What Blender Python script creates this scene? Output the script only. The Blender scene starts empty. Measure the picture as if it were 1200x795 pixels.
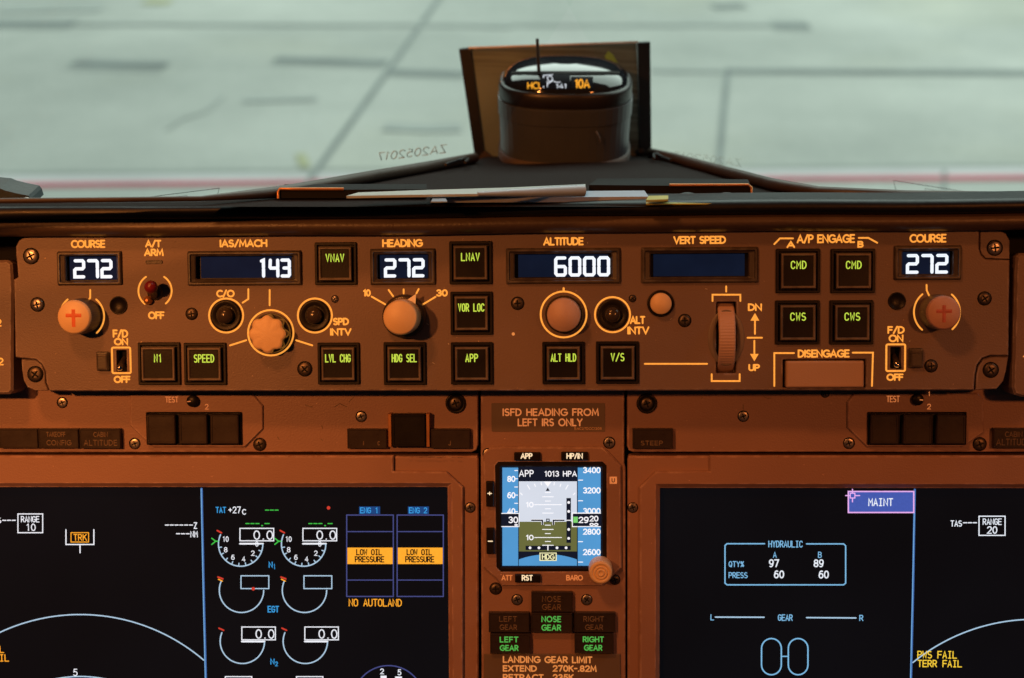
import bpy, bmesh, math, random
from mathutils import Matrix, Vector, Euler
random.seed(7)
S = bpy.context.scene
COL = S.collection
R = math.radians

# ------------------------------------------------------------------ camera
FPX = 50 / 36 * 1200
CAM_POS = Vector((0, 0, 1.25))
GROUND = -2.75
cam_d = bpy.data.cameras.new('camera')
cam = bpy.data.objects.new('camera', cam_d)
COL.objects.link(cam)
cam.location = CAM_POS
cam.rotation_euler = Euler((R(90 - 25), 0, R(2.64)), 'XYZ')
cam_d.lens = 50
cam_d.sensor_width = 36
cam_d.clip_start = 0.02
cam_d.clip_end = 500
cam_d.dof.use_dof = True
cam_d.dof.focus_distance = 0.875
cam_d.dof.aperture_fstop = 7
S.camera = cam
CM = Matrix.Translation(CAM_POS) @ cam.rotation_euler.to_matrix().to_4x4()

# ------------------------------------------------------------------ world, lamps, exposure
w = bpy.data.worlds.new('World')
S.world = w
w.use_nodes = True
bg = w.node_tree.nodes['Background']
bg.inputs[0].default_value = (0.5, 0.7, 0.85, 1)
bg.inputs[1].default_value = 0.012
S.view_settings.view_transform = 'Standard'
S.view_settings.look = 'None'
S.view_settings.exposure = 0
S.view_settings.gamma = 1
S.view_settings.use_curve_mapping = False


def lamp(name, kind, loc, target, power, color, size=0.1, size_y=None, cone=None, blend=1.0):
    d = bpy.data.lights.new(name, kind)
    d.energy = power
    d.color = color
    if kind == 'AREA':
        d.shape = 'RECTANGLE'
        d.size = size
        d.size_y = size_y or size
    else:
        d.shadow_soft_size = size
    if cone:
        d.spot_size = R(cone)
        d.spot_blend = blend
    o = bpy.data.objects.new(name, d)
    COL.objects.link(o)
    o.location = loc
    o.rotation_euler = (Vector(target) - Vector(loc)).to_track_quat('-Z', 'Y').to_euler()
    return o


def rot3(y, p, r):
    return (Matrix.Rotation(R(y), 3, 'Y') @ Matrix.Rotation(R(p), 3, 'X') @ Matrix.Rotation(R(r), 3, 'Z'))


def ray(px, py):
    d = CM.to_3x3() @ Vector(((px - 600) / FPX, -(py - 397.5) / FPX, -1))
    return d


def hit(px, py, p0, n):
    d = ray(px, py)
    t = (Vector(p0) - CAM_POS).dot(n) / d.dot(n)
    return CAM_POS + d * t


class Plane:
    """a flat instrument plane; local x right, y up, z out of the panel"""
    def __init__(self, ang, depth, px=600, py=397.5):
        self.rot = CM.to_3x3() @ rot3(*ang)
        self.o = CAM_POS + ray(px, py) * depth
        self.n = self.rot @ Vector((0, 0, 1))
        self.inv = self.rot.transposed()

    def L(self, px, py, z=0.0):
        q = self.inv @ (hit(px, py, self.o + self.n * z, self.n) - self.o)
        return q.x, q.y

    def k(self, px, py, z=0.0):
        return (self.L(px + 5, py, z)[0] - self.L(px - 5, py, z)[0]) / 10

    def W(self, x, y, z=0.0):
        return self.o + self.rot @ Vector((x, y, z))


MCP = Plane((-2.64, 3.42, 0.24), 0.870)
LOW = Plane((-2.28, 4.38, 0.16), 0.8955)

lamp('map_light', 'SPOT', MCP.W(-1.0, 0.47, 2.1), MCP.W(-0.56, 0.09, 0), 150, (1.0, 0.31, 0.065), 0.045, cone=40, blend=1.0)
lamp('dome_light', 'AREA', MCP.W(-0.36, 0.8, 0.8), MCP.W(-0.14, 0, 0), 4.2, (1.0, 0.30, 0.065), 0.12)
lamp('side_light', 'SPOT', MCP.W(1.0, 0.35, 1.8), MCP.W(0.52, -0.04, 0), 42, (1.0, 0.28, 0.06), 0.06, cone=34, blend=1.0)
lamp('apron_floodlight', 'AREA', (10, 34, 26), (8, 30, -2.75), 32500, (0.825, 1.0, 0.90), 80, 46)

# ------------------------------------------------------------------ materials
MATS = {}


def nodes_of(name):
    m = bpy.data.materials.new(name)
    m.use_nodes = True
    nt = m.node_tree
    return m, nt, nt.nodes['Principled BSDF']


def paint(name, base, rough=0.5, metal=0.0, bump=0.0, bscale=900.0, var=0.12, vscale=25.0, chips=0.0, wear_glint=0.0, coat=0.0, spec=0.5):
    m, nt, p = nodes_of(name)
    N, K = nt.nodes.new, nt.links.new
    tc = N('ShaderNodeTexCoord')
    n1 = N('ShaderNodeTexNoise')
    n1.inputs['Scale'].default_value = vscale
    n1.inputs['Detail'].default_value = 6
    K(tc.outputs['Object'], n1.inputs['Vector'])
    mx = N('ShaderNodeMix')
    mx.data_type = 'RGBA'
    mx.inputs[6].default_value = (*[c * (1 - var) for c in base], 1)
    mx.inputs[7].default_value = (*[min(1, c * (1 + var)) for c in base], 1)
    K(n1.outputs['Fac'], mx.inputs[0])
    col = mx.outputs[2]
    if chips > 0:
        v = N('ShaderNodeTexNoise')
        v.inputs['Scale'].default_value = 420
        v.inputs['Detail'].default_value = 3
        K(tc.outputs['Object'], v.inputs['Vector'])
        cr = N('ShaderNodeMapRange')
        cr.inputs[1].default_value = 0.735 - chips
        cr.inputs[2].default_value = 0.775 - chips
        K(v.outputs['Fac'], cr.inputs[0])
        m2 = N('ShaderNodeMix')
        m2.data_type = 'RGBA'
        K(cr.outputs[0], m2.inputs[0])
        K(col, m2.inputs[6])
        m2.inputs[7].default_value = (*[min(1, c * 1.9 + .05) for c in base], 1)
        col = m2.outputs[2]
    if wear_glint > 0:
        # rubbed edges and painted highlights: rounded normal against true normal, broken up by noise
        bv = N('ShaderNodeBevel')
        bv.samples = 6
        bv.inputs['Radius'].default_value = 0.0016
        ge = N('ShaderNodeNewGeometry')
        dt = N('ShaderNodeVectorMath')
        dt.operation = 'DOT_PRODUCT'
        K(bv.outputs[0], dt.inputs[0])
        K(ge.outputs['Normal'], dt.inputs[1])
        ed = N('ShaderNodeMapRange')
        ed.inputs[1].default_value = 0.994
        ed.inputs[2].default_value = 0.92
        K(dt.outputs['Value'], ed.inputs[0])
        wn = N('ShaderNodeTexNoise')
        wn.inputs['Scale'].default_value = 130
        wn.inputs['Detail'].default_value = 5
        K(tc.outputs['Object'], wn.inputs['Vector'])
        wr = N('ShaderNodeMapRange')
        wr.inputs[1].default_value = 0.42
        wr.inputs[2].default_value = 0.62
        K(wn.outputs['Fac'], wr.inputs[0])
        wm = N('ShaderNodeMath')
        wm.operation = 'MULTIPLY'
        K(ed.outputs[0], wm.inputs[0])
        K(wr.outputs[0], wm.inputs[1])
        ws = N('ShaderNodeMath')
        ws.operation = 'MULTIPLY'
        K(wm.outputs[0], ws.inputs[0])
        ws.inputs[1].default_value = wear_glint
        m3 = N('ShaderNodeMix')
        m3.data_type = 'RGBA'
        K(ws.outputs[0], m3.inputs[0])
        K(col, m3.inputs[6])
        m3.inputs[7].default_value = (*[min(1, c * 1.6 + .22) for c in base], 1)
        col = m3.outputs[2]
    K(col, p.inputs['Base Color'])
    rr = N('ShaderNodeMapRange')
    rr.inputs[3].default_value = max(0.02, rough - 0.1)
    rr.inputs[4].default_value = min(1, rough + 0.1)
    K(n1.outputs['Fac'], rr.inputs[0])
    K(rr.outputs[0], p.inputs['Roughness'])
    p.inputs['Metallic'].default_value = metal
    p.inputs['Coat Weight'].default_value = coat
    p.inputs['Specular IOR Level'].default_value = spec
    if bump > 0:
        n2 = N('ShaderNodeTexNoise')
        n2.inputs['Scale'].default_value = bscale
        n2.inputs['Detail'].default_value = 3
        K(tc.outputs['Object'], n2.inputs['Vector'])
        b = N('ShaderNodeBump')
        b.inputs['Strength'].default_value = bump
        b.inputs['Distance'].default_value = 0.0004
        K(n2.outputs['Fac'], b.inputs['Height'])
        K(b.outputs[0], p.inputs['Normal'])
    MATS[name] = m
    return m


def glow(name, c, s=1.0, base=None, var=0.12, scale=700):
    m, nt, p = nodes_of(name)
    N, K = nt.nodes.new, nt.links.new
    tc = N('ShaderNodeTexCoord')
    n1 = N('ShaderNodeTexNoise')
    n1.inputs['Scale'].default_value = scale
    K(tc.outputs['Object'], n1.inputs['Vector'])
    mr = N('ShaderNodeMapRange')
    mr.inputs[3].default_value = s * (1 - var)
    mr.inputs[4].default_value = s * (1 + var)
    K(n1.outputs['Fac'], mr.inputs[0])
    p.inputs['Base Color'].default_value = (*(base or [x * .3 for x in c]), 1)
    p.inputs['Roughness'].default_value = 0.5
    p.inputs['Specular IOR Level'].default_value = 0.03
    p.inputs['Emission Color'].default_value = (*c, 1)
    K(mr.outputs[0], p.inputs['Emission Strength'])
    MATS[name] = m
    return m


paint('panel_grey', (0.20, 0.140, 0.128), 0.5, bump=0.45, bscale=1000, var=0.34, vscale=11, chips=0.02, wear_glint=0.9)
paint('panel_brown', (0.33, 0.195, 0.165), 0.5, bump=0.5, bscale=900, var=0.26, vscale=10, chips=0.01, wear_glint=0.9)
paint('bezel_brown', (0.37, 0.215, 0.18), 0.48, bump=0.4, bscale=1100, var=0.2, vscale=12, chips=0.005, wear_glint=0.8)
paint('black_plastic', (0.012, 0.010, 0.010), 0.38, bump=0.15, var=0.2, spec=0.25)
paint('black_matte', (0.009, 0.009, 0.010), 0.75, var=0.2, spec=0.15)
paint('frame_plastic', (0.055, 0.042, 0.036), 0.42, bump=0.2, var=0.25, vscale=60, wear_glint=0.45)
paint('cap_rim', (0.13, 0.10, 0.085), 0.35, bump=0.1, var=0.2, vscale=90, wear_glint=0.35)  # lighter rim carries the bevel highlight in its colour
paint('cap_plastic', (0.013, 0.011, 0.011), 0.34, bump=0.15, var=0.3, vscale=80, spec=0.2)
paint('lens_dark', (0.038, 0.028, 0.026), 0.3, spec=0.4, bump=0.1, bscale=500, var=0.25, vscale=90)
paint('knob_tan', (0.90, 0.64, 0.38), 0.42, bump=0.3, bscale=1500, var=0.1, vscale=60)
paint('knob_grey', (0.20, 0.16, 0.14), 0.45, bump=0.2, var=0.15, vscale=60)
paint('knob_gloss', (0.05, 0.038, 0.032), 0.22, var=0.1, vscale=60)
paint('wheel_tan', (0.62, 0.42, 0.36), 0.5, bump=0.3, bscale=900, var=0.12, vscale=80)
paint('bar_tan', (0.52, 0.35, 0.27), 0.5, bump=0.3, bscale=1300, var=0.1, vscale=40)
paint('red_mark', (0.80, 0.15, 0.05), 0.5, var=0.25, vscale=300)
paint('knob_red', (0.60, 0.34, 0.26), 0.5, bump=0.3, bscale=1500, var=0.2, vscale=120)
paint('red_faint', (0.52, 0.12, 0.09), 0.5, var=0.5, vscale=350)
paint('red_tip', (0.20, 0.014, 0.02), 0.35, var=0.1)
paint('steel', (0.42, 0.38, 0.35), 0.32, metal=0.9, var=0.25, vscale=300)
paint('dark_steel', (0.12, 0.095, 0.08), 0.4, metal=0.75, var=0.3, vscale=300)
paint('chrome', (0.75, 0.72, 0.7), 0.15, metal=1.0, var=0.05)
paint('bare_metal', (0.8, 0.74, 0.68), 0.35, metal=0.5, var=0.25, vscale=400)
paint('painted_mark', (0.80, 0.55, 0.36), 0.5, var=0.15, vscale=300)
paint('faint_mark', (0.20, 0.14, 0.10), 0.5, var=0.3, vscale=250)
paint('placard_brown', (0.18, 0.135, 0.11), 0.4, var=0.15, vscale=40)
paint('leather_dark', (0.055, 0.042, 0.038), 0.6, bump=0.7, bscale=420, var=0.3, vscale=60)
paint('vinyl_brown', (0.095, 0.065, 0.05), 0.42, bump=0.6, bscale=500, var=0.3, vscale=45)
paint('vinyl_top', (0.017, 0.012, 0.0115), 0.75, bump=1.0, bscale=520, var=0.5, vscale=420, spec=0.06)
paint('rubber_black', (0.007, 0.0075, 0.011), 0.42, bump=0.35, bscale=260, var=0.4, vscale=40, spec=0.3)
paint('seal_brown', (0.05, 0.032, 0.022), 0.45, bump=0.4, bscale=200, var=0.4, vscale=40)
paint('compass_grey', (0.040, 0.048, 0.065), 0.36, bump=0.1, var=0.15, vscale=40)
paint('compass_ring', (0.014, 0.012, 0.013), 0.35, var=0.15, vscale=40)
paint('compass_glass', (0.012, 0.014, 0.018), 0.06, var=0.05, coat=0.6)
paint('grey_metal', (0.025, 0.038, 0.045), 0.6, bump=0.5, bscale=300, var=0.4, vscale=90)
paint('paper_white', (0.40, 0.47, 0.47), 0.7, bump=0.2, bscale=300, var=0.12, vscale=30)
paint('paper_lilac', (0.34, 0.40, 0.52), 0.5, bump=0.2, bscale=200, var=0.18, vscale=25)
paint('plastic_clear', (0.34, 0.44, 0.56), 0.25, var=0.15, vscale=40)
paint('yellow_paint', (0.46, 0.44, 0.10), 0.45, var=0.2, vscale=60)
paint('copper_edge', (0.55, 0.25, 0.10), 0.35, metal=0.6, var=0.3, vscale=120)
paint('green_mark', (0.25, 0.42, 0.06), 0.5, var=0.4, vscale=400)
paint('etch_grey', (0.42, 0.50, 0.46), 0.8, var=0.4, vscale=250)
paint('wire_dark', (0.03, 0.03, 0.03), 0.5, var=0.1)

glow('amber_light', (1.0, 0.37, 0.052), 1.0, var=0.25)
glow('amber_soft', (1.0, 0.36, 0.09), 0.62, var=0.3)
glow('orange_light', (1.0, 0.30, 0.08), 0.55, var=0.3)
glow('lcd_white', (0.80, 0.90, 1.0), 1.05, var=0.05)
glow('lcd_blue', (0.0045, 0.0085, 0.022), 0.9, base=(0.001, 0.003, 0.02), var=0.3, scale=60)
glow('green_yellow', (0.52, 0.72, 0.07), 0.95, var=0.25)
glow('gear_green', (0.10, 0.55, 0.09), 0.7, var=0.2)
glow('key_white', (1.0, 0.80, 0.50), 0.95, var=0.15)
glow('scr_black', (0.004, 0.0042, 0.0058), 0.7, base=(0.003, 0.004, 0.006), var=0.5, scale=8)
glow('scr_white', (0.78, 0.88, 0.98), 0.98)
glow('scr_pale', (0.40, 0.62, 0.82), 0.95)
glow('scr_cyan', (0.20, 0.50, 0.80), 0.95)
glow('scr_blue', (0.055, 0.15, 0.42), 1.0)
glow('scr_violet', (0.06, 0.075, 0.25), 0.9)
glow('scr_fill', (0.055, 0.10, 0.42), 1.0)
glow('scr_eng', (0.012, 0.055, 0.20), 1.0)
glow('scr_teal', (0.04, 0.33, 0.75), 1.0)
glow('scr_pink', (0.75, 0.42, 0.85), 1.0)
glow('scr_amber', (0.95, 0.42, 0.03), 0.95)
glow('scr_yellow', (0.95, 0.66, 0.05), 0.95)
glow('scr_green', (0.05, 0.55, 0.07), 0.9)
glow('scr_red', (0.60, 0.05, 0.03), 0.9)
glow('scr_ink', (0.008, 0.008, 0.01), 0.5, var=0.1)
glow('isfd_blue', (0.075, 0.30, 0.62), 1.0, var=0.12, scale=40)
glow('isfd_sky', (0.60, 0.70, 0.82), 0.98, var=0.06, scale=40)
glow('isfd_ground', (0.125, 0.14, 0.045), 1.0, var=0.1, scale=60)
glow('isfd_black', (0.007, 0.009, 0.02), 1.0, var=0.2)
glow('isfd_white', (0.88, 0.94, 1.0), 1.0, var=0.05)
glow('isfd_green', (0.18, 0.62, 0.16), 1.0, var=0.05)
glow('isfd_cream', (0.85, 0.88, 0.50), 1.0, var=0.05)


def concrete():
    m, nt, p = nodes_of('concrete')
    N, K = nt.nodes.new, nt.links.new
    tc = N('ShaderNodeTexCoord')
    a = N('ShaderNodeTexNoise')
    a.inputs['Scale'].default_value = 0.28
    a.inputs['Detail'].default_value = 7
    a.inputs['Roughness'].default_value = 0.62
    K(tc.outputs['Object'], a.inputs['Vector'])
    b = N('ShaderNodeTexNoise')
    b.inputs['Scale'].default_value = 12
    b.inputs['Detail'].default_value = 5
    K(tc.outputs['Object'], b.inputs['Vector'])
    ad = N('ShaderNodeMath')
    ad.operation = 'MULTIPLY_ADD'
    K(b.outputs['Fac'], ad.inputs[0])
    ad.inputs[1].default_value = 0.25
    K(a.outputs['Fac'], ad.inputs[2])
    cr = N('ShaderNodeValToRGB')
    cr.color_ramp.elements[0].position = 0.38
    cr.color_ramp.elements[0].color = (0.33, 0.345, 0.33, 1)
    cr.color_ramp.elements[1].position = 0.82
    cr.color_ramp.elements[1].color = (0.55, 0.555, 0.53, 1)
    K(ad.outputs[0], cr.inputs[0])
    c = N('ShaderNodeTexNoise')
    c.inputs['Scale'].default_value = 0.16
    c.inputs['Detail'].default_value = 5
    K(tc.outputs['Object'], c.inputs['Vector'])
    wr = N('ShaderNodeMapRange')
    wr.inputs[1].default_value = 0.5
    wr.inputs[2].default_value = 0.72
    K(c.outputs['Fac'], wr.inputs[0])
    wm = N('ShaderNodeMix')
    wm.data_type = 'RGBA'
    wm.blend_type = 'MULTIPLY'
    K(wr.outputs[0], wm.inputs[0])
    K(cr.outputs[0], wm.inputs[6])
    wm.inputs[7].default_value = (0.98, 0.95, 0.84, 1)
    K(wm.outputs[2], p.inputs['Base Color'])
    p.inputs['Roughness'].default_value = 0.9
    MATS['concrete'] = m


concrete()
paint('joint_dark', (0.205, 0.225, 0.225), 0.9, var=0.4, vscale=1.5)
paint('joint_faint', (0.355, 0.375, 0.365), 0.9, var=0.2, vscale=1.5)
paint('joint_pale', (0.39, 0.41, 0.40), 0.9, var=0.2, vscale=1.5)
paint('stain_yellow', (0.43, 0.43, 0.28), 0.9, var=0.2, vscale=2)
paint('line_red', (0.50, 0.10, 0.145), 0.8, var=0.35, vscale=1.2)
paint('line_white', (0.60, 0.57, 0.60), 0.8, var=0.2, vscale=1.2)


def board_mat():
    m, nt, p = nodes_of('board_bronze')
    N, K = nt.nodes.new, nt.links.new
    tc = N('ShaderNodeTexCoord')
    mp = N('ShaderNodeMapping')
    mp.inputs['Scale'].default_value = (6, 6, 160)
    K(tc.outputs['Object'], mp.inputs[0])
    a = N('ShaderNodeTexNoise')
    a.inputs['Scale'].default_value = 2.2
    a.inputs['Detail'].default_value = 9
    K(mp.outputs[0], a.inputs['Vector'])
    cr = N('ShaderNodeValToRGB')
    cr.color_ramp.elements[0].position = 0.36
    cr.color_ramp.elements[0].color = (0.050, 0.062, 0.046, 1)
    cr.color_ramp.elements[1].position = 0.62
    cr.color_ramp.elements[1].color = (0.125, 0.165, 0.135, 1)
    K(a.outputs['Fac'], cr.inputs[0])
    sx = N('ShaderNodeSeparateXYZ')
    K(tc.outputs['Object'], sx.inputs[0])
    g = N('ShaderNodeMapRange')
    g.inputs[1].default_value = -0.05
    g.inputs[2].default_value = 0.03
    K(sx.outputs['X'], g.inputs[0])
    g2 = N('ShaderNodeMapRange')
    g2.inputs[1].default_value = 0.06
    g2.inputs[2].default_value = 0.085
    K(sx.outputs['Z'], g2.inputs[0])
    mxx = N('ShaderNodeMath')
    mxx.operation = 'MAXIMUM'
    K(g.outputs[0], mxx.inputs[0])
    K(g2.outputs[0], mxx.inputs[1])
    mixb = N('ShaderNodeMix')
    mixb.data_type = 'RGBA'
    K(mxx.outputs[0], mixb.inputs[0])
    mixb.inputs[6].default_value = (0.15, 0.205, 0.185, 1)  # pale plain left side: cool light painted into the colour
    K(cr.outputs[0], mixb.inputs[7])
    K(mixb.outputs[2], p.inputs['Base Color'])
    p.inputs['Roughness'].default_value = 0.5
    MATS['board_bronze'] = m


board_mat()


def pane_mat():
    m, nt, p = nodes_of('windshield_glass')
    N, K = nt.nodes.new, nt.links.new
    t = N('ShaderNodeBsdfTransparent')
    t.inputs[0].default_value = (0.97, 0.99, 0.98, 1)
    g = N('ShaderNodeBsdfGlossy')
    g.inputs['Roughness'].default_value = 0.03
    fr = N('ShaderNodeFresnel')
    fr.inputs[0].default_value = 1.25
    n = N('ShaderNodeTexNoise')
    n.inputs['Scale'].default_value = 6
    mm = N('ShaderNodeMath')
    mm.operation = 'MULTIPLY'
    K(fr.outputs[0], mm.inputs[0])
    K(n.outputs['Fac'], mm.inputs[1])
    mx = N('ShaderNodeMixShader')
    K(mm.outputs[0], mx.inputs[0])
    K(t.outputs[0], mx.inputs[1])
    K(g.outputs[0], mx.inputs[2])
    K(mx.outputs[0], nt.nodes['Material Output'].inputs[0])
    nt.nodes.remove(p)
    MATS['windshield_glass'] = m


pane_mat()


# ------------------------------------------------------------------ mesh builder
def inset(loop, d):
    """move a closed 2-D loop inward (loop counter-clockwise) by d, mitred"""
    n = len(loop)
    out = []
    for i in range(n):
        p0, p1, p2 = Vector(loop[i - 1]), Vector(loop[i]), Vector(loop[(i + 1) % n])
        a, b = (p1 - p0), (p2 - p1)
        a.normalize()
        b.normalize()
        n1, n2 = Vector((-a.y, a.x)), Vector((-b.y, b.x))
        m = n1 + n2
        if m.length < 1e-6:
            m = n1
        m.normalize()
        c = max(0.35, m.dot(n1))
        q = p1 + m * (d / c)
        out.append((q.x, q.y))
    return out


def ccw(loop):
    a = sum(loop[i - 1][0] * loop[i][1] - loop[i][0] * loop[i - 1][1] for i in range(len(loop)))
    return list(loop) if a > 0 else list(reversed(loop))


def rrect(x0, x1, y0, y1, r, n=4):
    r = min(r, (x1 - x0) * .499, (y1 - y0) * .499)
    out = []
    for cx, cy, a in ((x1 - r, y1 - r, 0), (x0 + r, y1 - r, 90), (x0 + r, y0 + r, 180), (x1 - r, y0 + r, 270)):
        for i in range(n + 1):
            t = R(a + 90 * i / n)
            out.append((cx + r * math.cos(t), cy + r * math.sin(t)))
    return out


def circ(cx, cy, r, n=28, ry=None):
    return [(cx + r * math.cos(2 * math.pi * i / n), cy + (ry or r) * math.sin(2 * math.pi * i / n)) for i in range(n)]


class MB:
    def __init__(self):
        self.v, self.f, self.m, self.s, self.mats = [], [], [], [], []

    def mi(self, mat):
        if mat not in self.mats:
            self.mats.append(mat)
        return self.mats.index(mat)

    def add(self, vs, fs, mat, smooth=False):
        b = len(self.v)
        self.v += [tuple(v) for v in vs]
        i = self.mi(mat)
        for f in fs:
            self.f.append([b + j for j in f])
            self.m.append(i)
            self.s.append(smooth)

    def loft(self, rings, mat, cap0=False, cap1=True, smooth=False):
        """rings: lists of 3-D points, same count, counter-clockwise"""
        n = len(rings[0])
        vs = [p for r in rings for p in r]
        fs = []
        for k in range(len(rings) - 1):
            for i in range(n):
                j = (i + 1) % n
                fs.append([k * n + i, k * n + j, (k + 1) * n + j, (k + 1) * n + i])
        self.add(vs, fs, mat, smooth)
        if cap1:
            self.add(rings[-1], [list(range(n))], mat)
        if cap0:
            self.add(rings[0], [list(reversed(range(n)))], mat)

    def rblock(self, x0, x1, y0, y1, prof, r, mat, cap0=False, cap1=True, smooth=False):
        """rounded rectangle lofted through prof = [(inset, z), ...]"""
        rings = []
        for d, z in prof:
            rr = max(0.0001, r - d) if d > 0 else r
            rings.append([(x, y, z) for x, y in rrect(x0 + d, x1 - d, y0 + d, y1 - d, rr)])
        self.loft(rings, mat, cap0, cap1, smooth)

    def lathe(self, cx, cy, prof, mat, n=32, cap1=True, smooth=True, wob=None):
        rings = []
        for r, z in prof:
            ring = []
            for i in range(n):
                a = 2 * math.pi * i / n
                q = r * (wob(a, z) if wob else 1)
                ring.append((cx + q * math.cos(a), cy + q * math.sin(a), z))
            rings.append(ring)
        self.loft(rings, mat, False, cap1, smooth)

    def plate(self, outer, z0, z1, mat, bev=0.0004, holes=(), hbev=None):
        bm = bmesh.new()
        outer = ccw(outer)
        loops = [(outer, bev, False)]
        for i, h in enumerate(holes):
            loops.append((ccw(h), (hbev[i] if hbev else bev), True))
        edges = []
        for lp, b, hole in loops:
            ins = inset(lp, -b if hole else b)
            vs0 = [bm.verts.new((x, y, z0)) for x, y in lp]
            vs1 = [bm.verts.new((x, y, z1 - abs(b))) for x, y in lp]
            vs2 = [bm.verts.new((x, y, z1)) for x, y in ins]
            n = len(lp)
            for i in range(n):
                j = (i + 1) % n
                bm.faces.new((vs0[i], vs0[j], vs1[j], vs1[i]))
                bm.faces.new((vs1[i], vs1[j], vs2[j], vs2[i]))
                edges.append(bm.edges.get((vs2[i], vs2[j])))
        bmesh.ops.triangle_fill(bm, use_beauty=True, use_dissolve=True, edges=edges, normal=(0, 0, 1))
        bmesh.ops.recalc_face_normals(bm, faces=bm.faces)
        bm.verts.index_update()
        self.add([v.co[:] for v in bm.verts], [[v.index for v in f.verts] for f in bm.faces], mat)
        bm.free()

    def ribbon(self, pts, w, z, mat, h=0.00012, closed=False, cap=True):
        P = [Vector(p) for p in pts]
        Q = [P[0]]
        for p in P[1:]:
            if (p - Q[-1]).length > 1e-6:
                Q.append(p)
        if closed and (Q[0] - Q[-1]).length < 1e-6:
            Q.pop()
        P = Q
        n = len(P)
        if n < 2:
            return
        vs, fs = [], []
        hw = w / 2
        for i in range(n):
            if closed or 0 < i < n - 1:
                a, b = P[i] - P[i - 1], P[(i + 1) % n] - P[i]
            elif i == 0:
                a = b = P[1] - P[0]
            else:
                a = b = P[-1] - P[-2]
            a = a.normalized()
            b = b.normalized()
            n1, n2 = Vector((-a.y, a.x)), Vector((-b.y, b.x))
            m = n1 + n2
            m = m.normalized() if m.length > 1e-5 else n1
            o = m * (hw / max(0.55, m.dot(n1)))
            vs += [(P[i].x + o.x, P[i].y + o.y, z), (P[i].x, P[i].y, z + h), (P[i].x - o.x, P[i].y - o.y, z)]
        for i in range(n if closed else n - 1):
            a, b = 3 * i, 3 * ((i + 1) % n)
            fs += [[a, a + 1, b + 1, b], [a + 1, a + 2, b + 2, b + 1]]
        if cap and not closed:
            for i, d in ((0, P[0] - P[1]), (n - 1, P[-1] - P[-2])):
                d = d.normalized()
                s = Vector((-d.y, d.x))
                base = len(vs)
                for t in (-90, -45, 0, 45, 90):
                    q = P[i] + (d * math.cos(R(t)) + s * math.sin(R(t))) * hw
                    vs.append((q.x, q.y, z))
                for t in range(4):
                    fs.append([3 * i + 1, base + t, base + t + 1])
        self.add(vs, fs, mat)

    def flat(self, pts, z, mat):
        pts = ccw(pts)
        self.add([(x, y, z) for x, y in pts], [list(range(len(pts)))], mat)

    def build(self, name, parent=None, loc=(0, 0, 0)):
        me = bpy.data.meshes.new(name)
        me.from_pydata([(x - loc[0], y - loc[1], z - loc[2]) for x, y, z in self.v], [], self.f)
        for m in self.mats:
            me.materials.append(MATS[m])
        me.polygons.foreach_set('material_index', self.m)
        me.polygons.foreach_set('use_smooth', self.s)
        me.update()
        o = bpy.data.objects.new(name, me)
        COL.objects.link(o)
        o.location = loc
        if parent:
            o.parent = parent
        return o


def tag(o, label=None, cat=None, group=None, kind=None):
    for k, v in (('label', label), ('category', cat), ('group', group), ('kind', kind)):
        if v:
            o[k] = v
    return o


# ------------------------------------------------------------------ stroke lettering
def arc(cx, cy, rx, ry, a0, a1, n=9):
    return [(cx + rx * math.cos(R(a0 + (a1 - a0) * i / n)), cy + ry * math.sin(R(a0 + (a1 - a0) * i / n))) for i in range(n + 1)]


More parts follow.
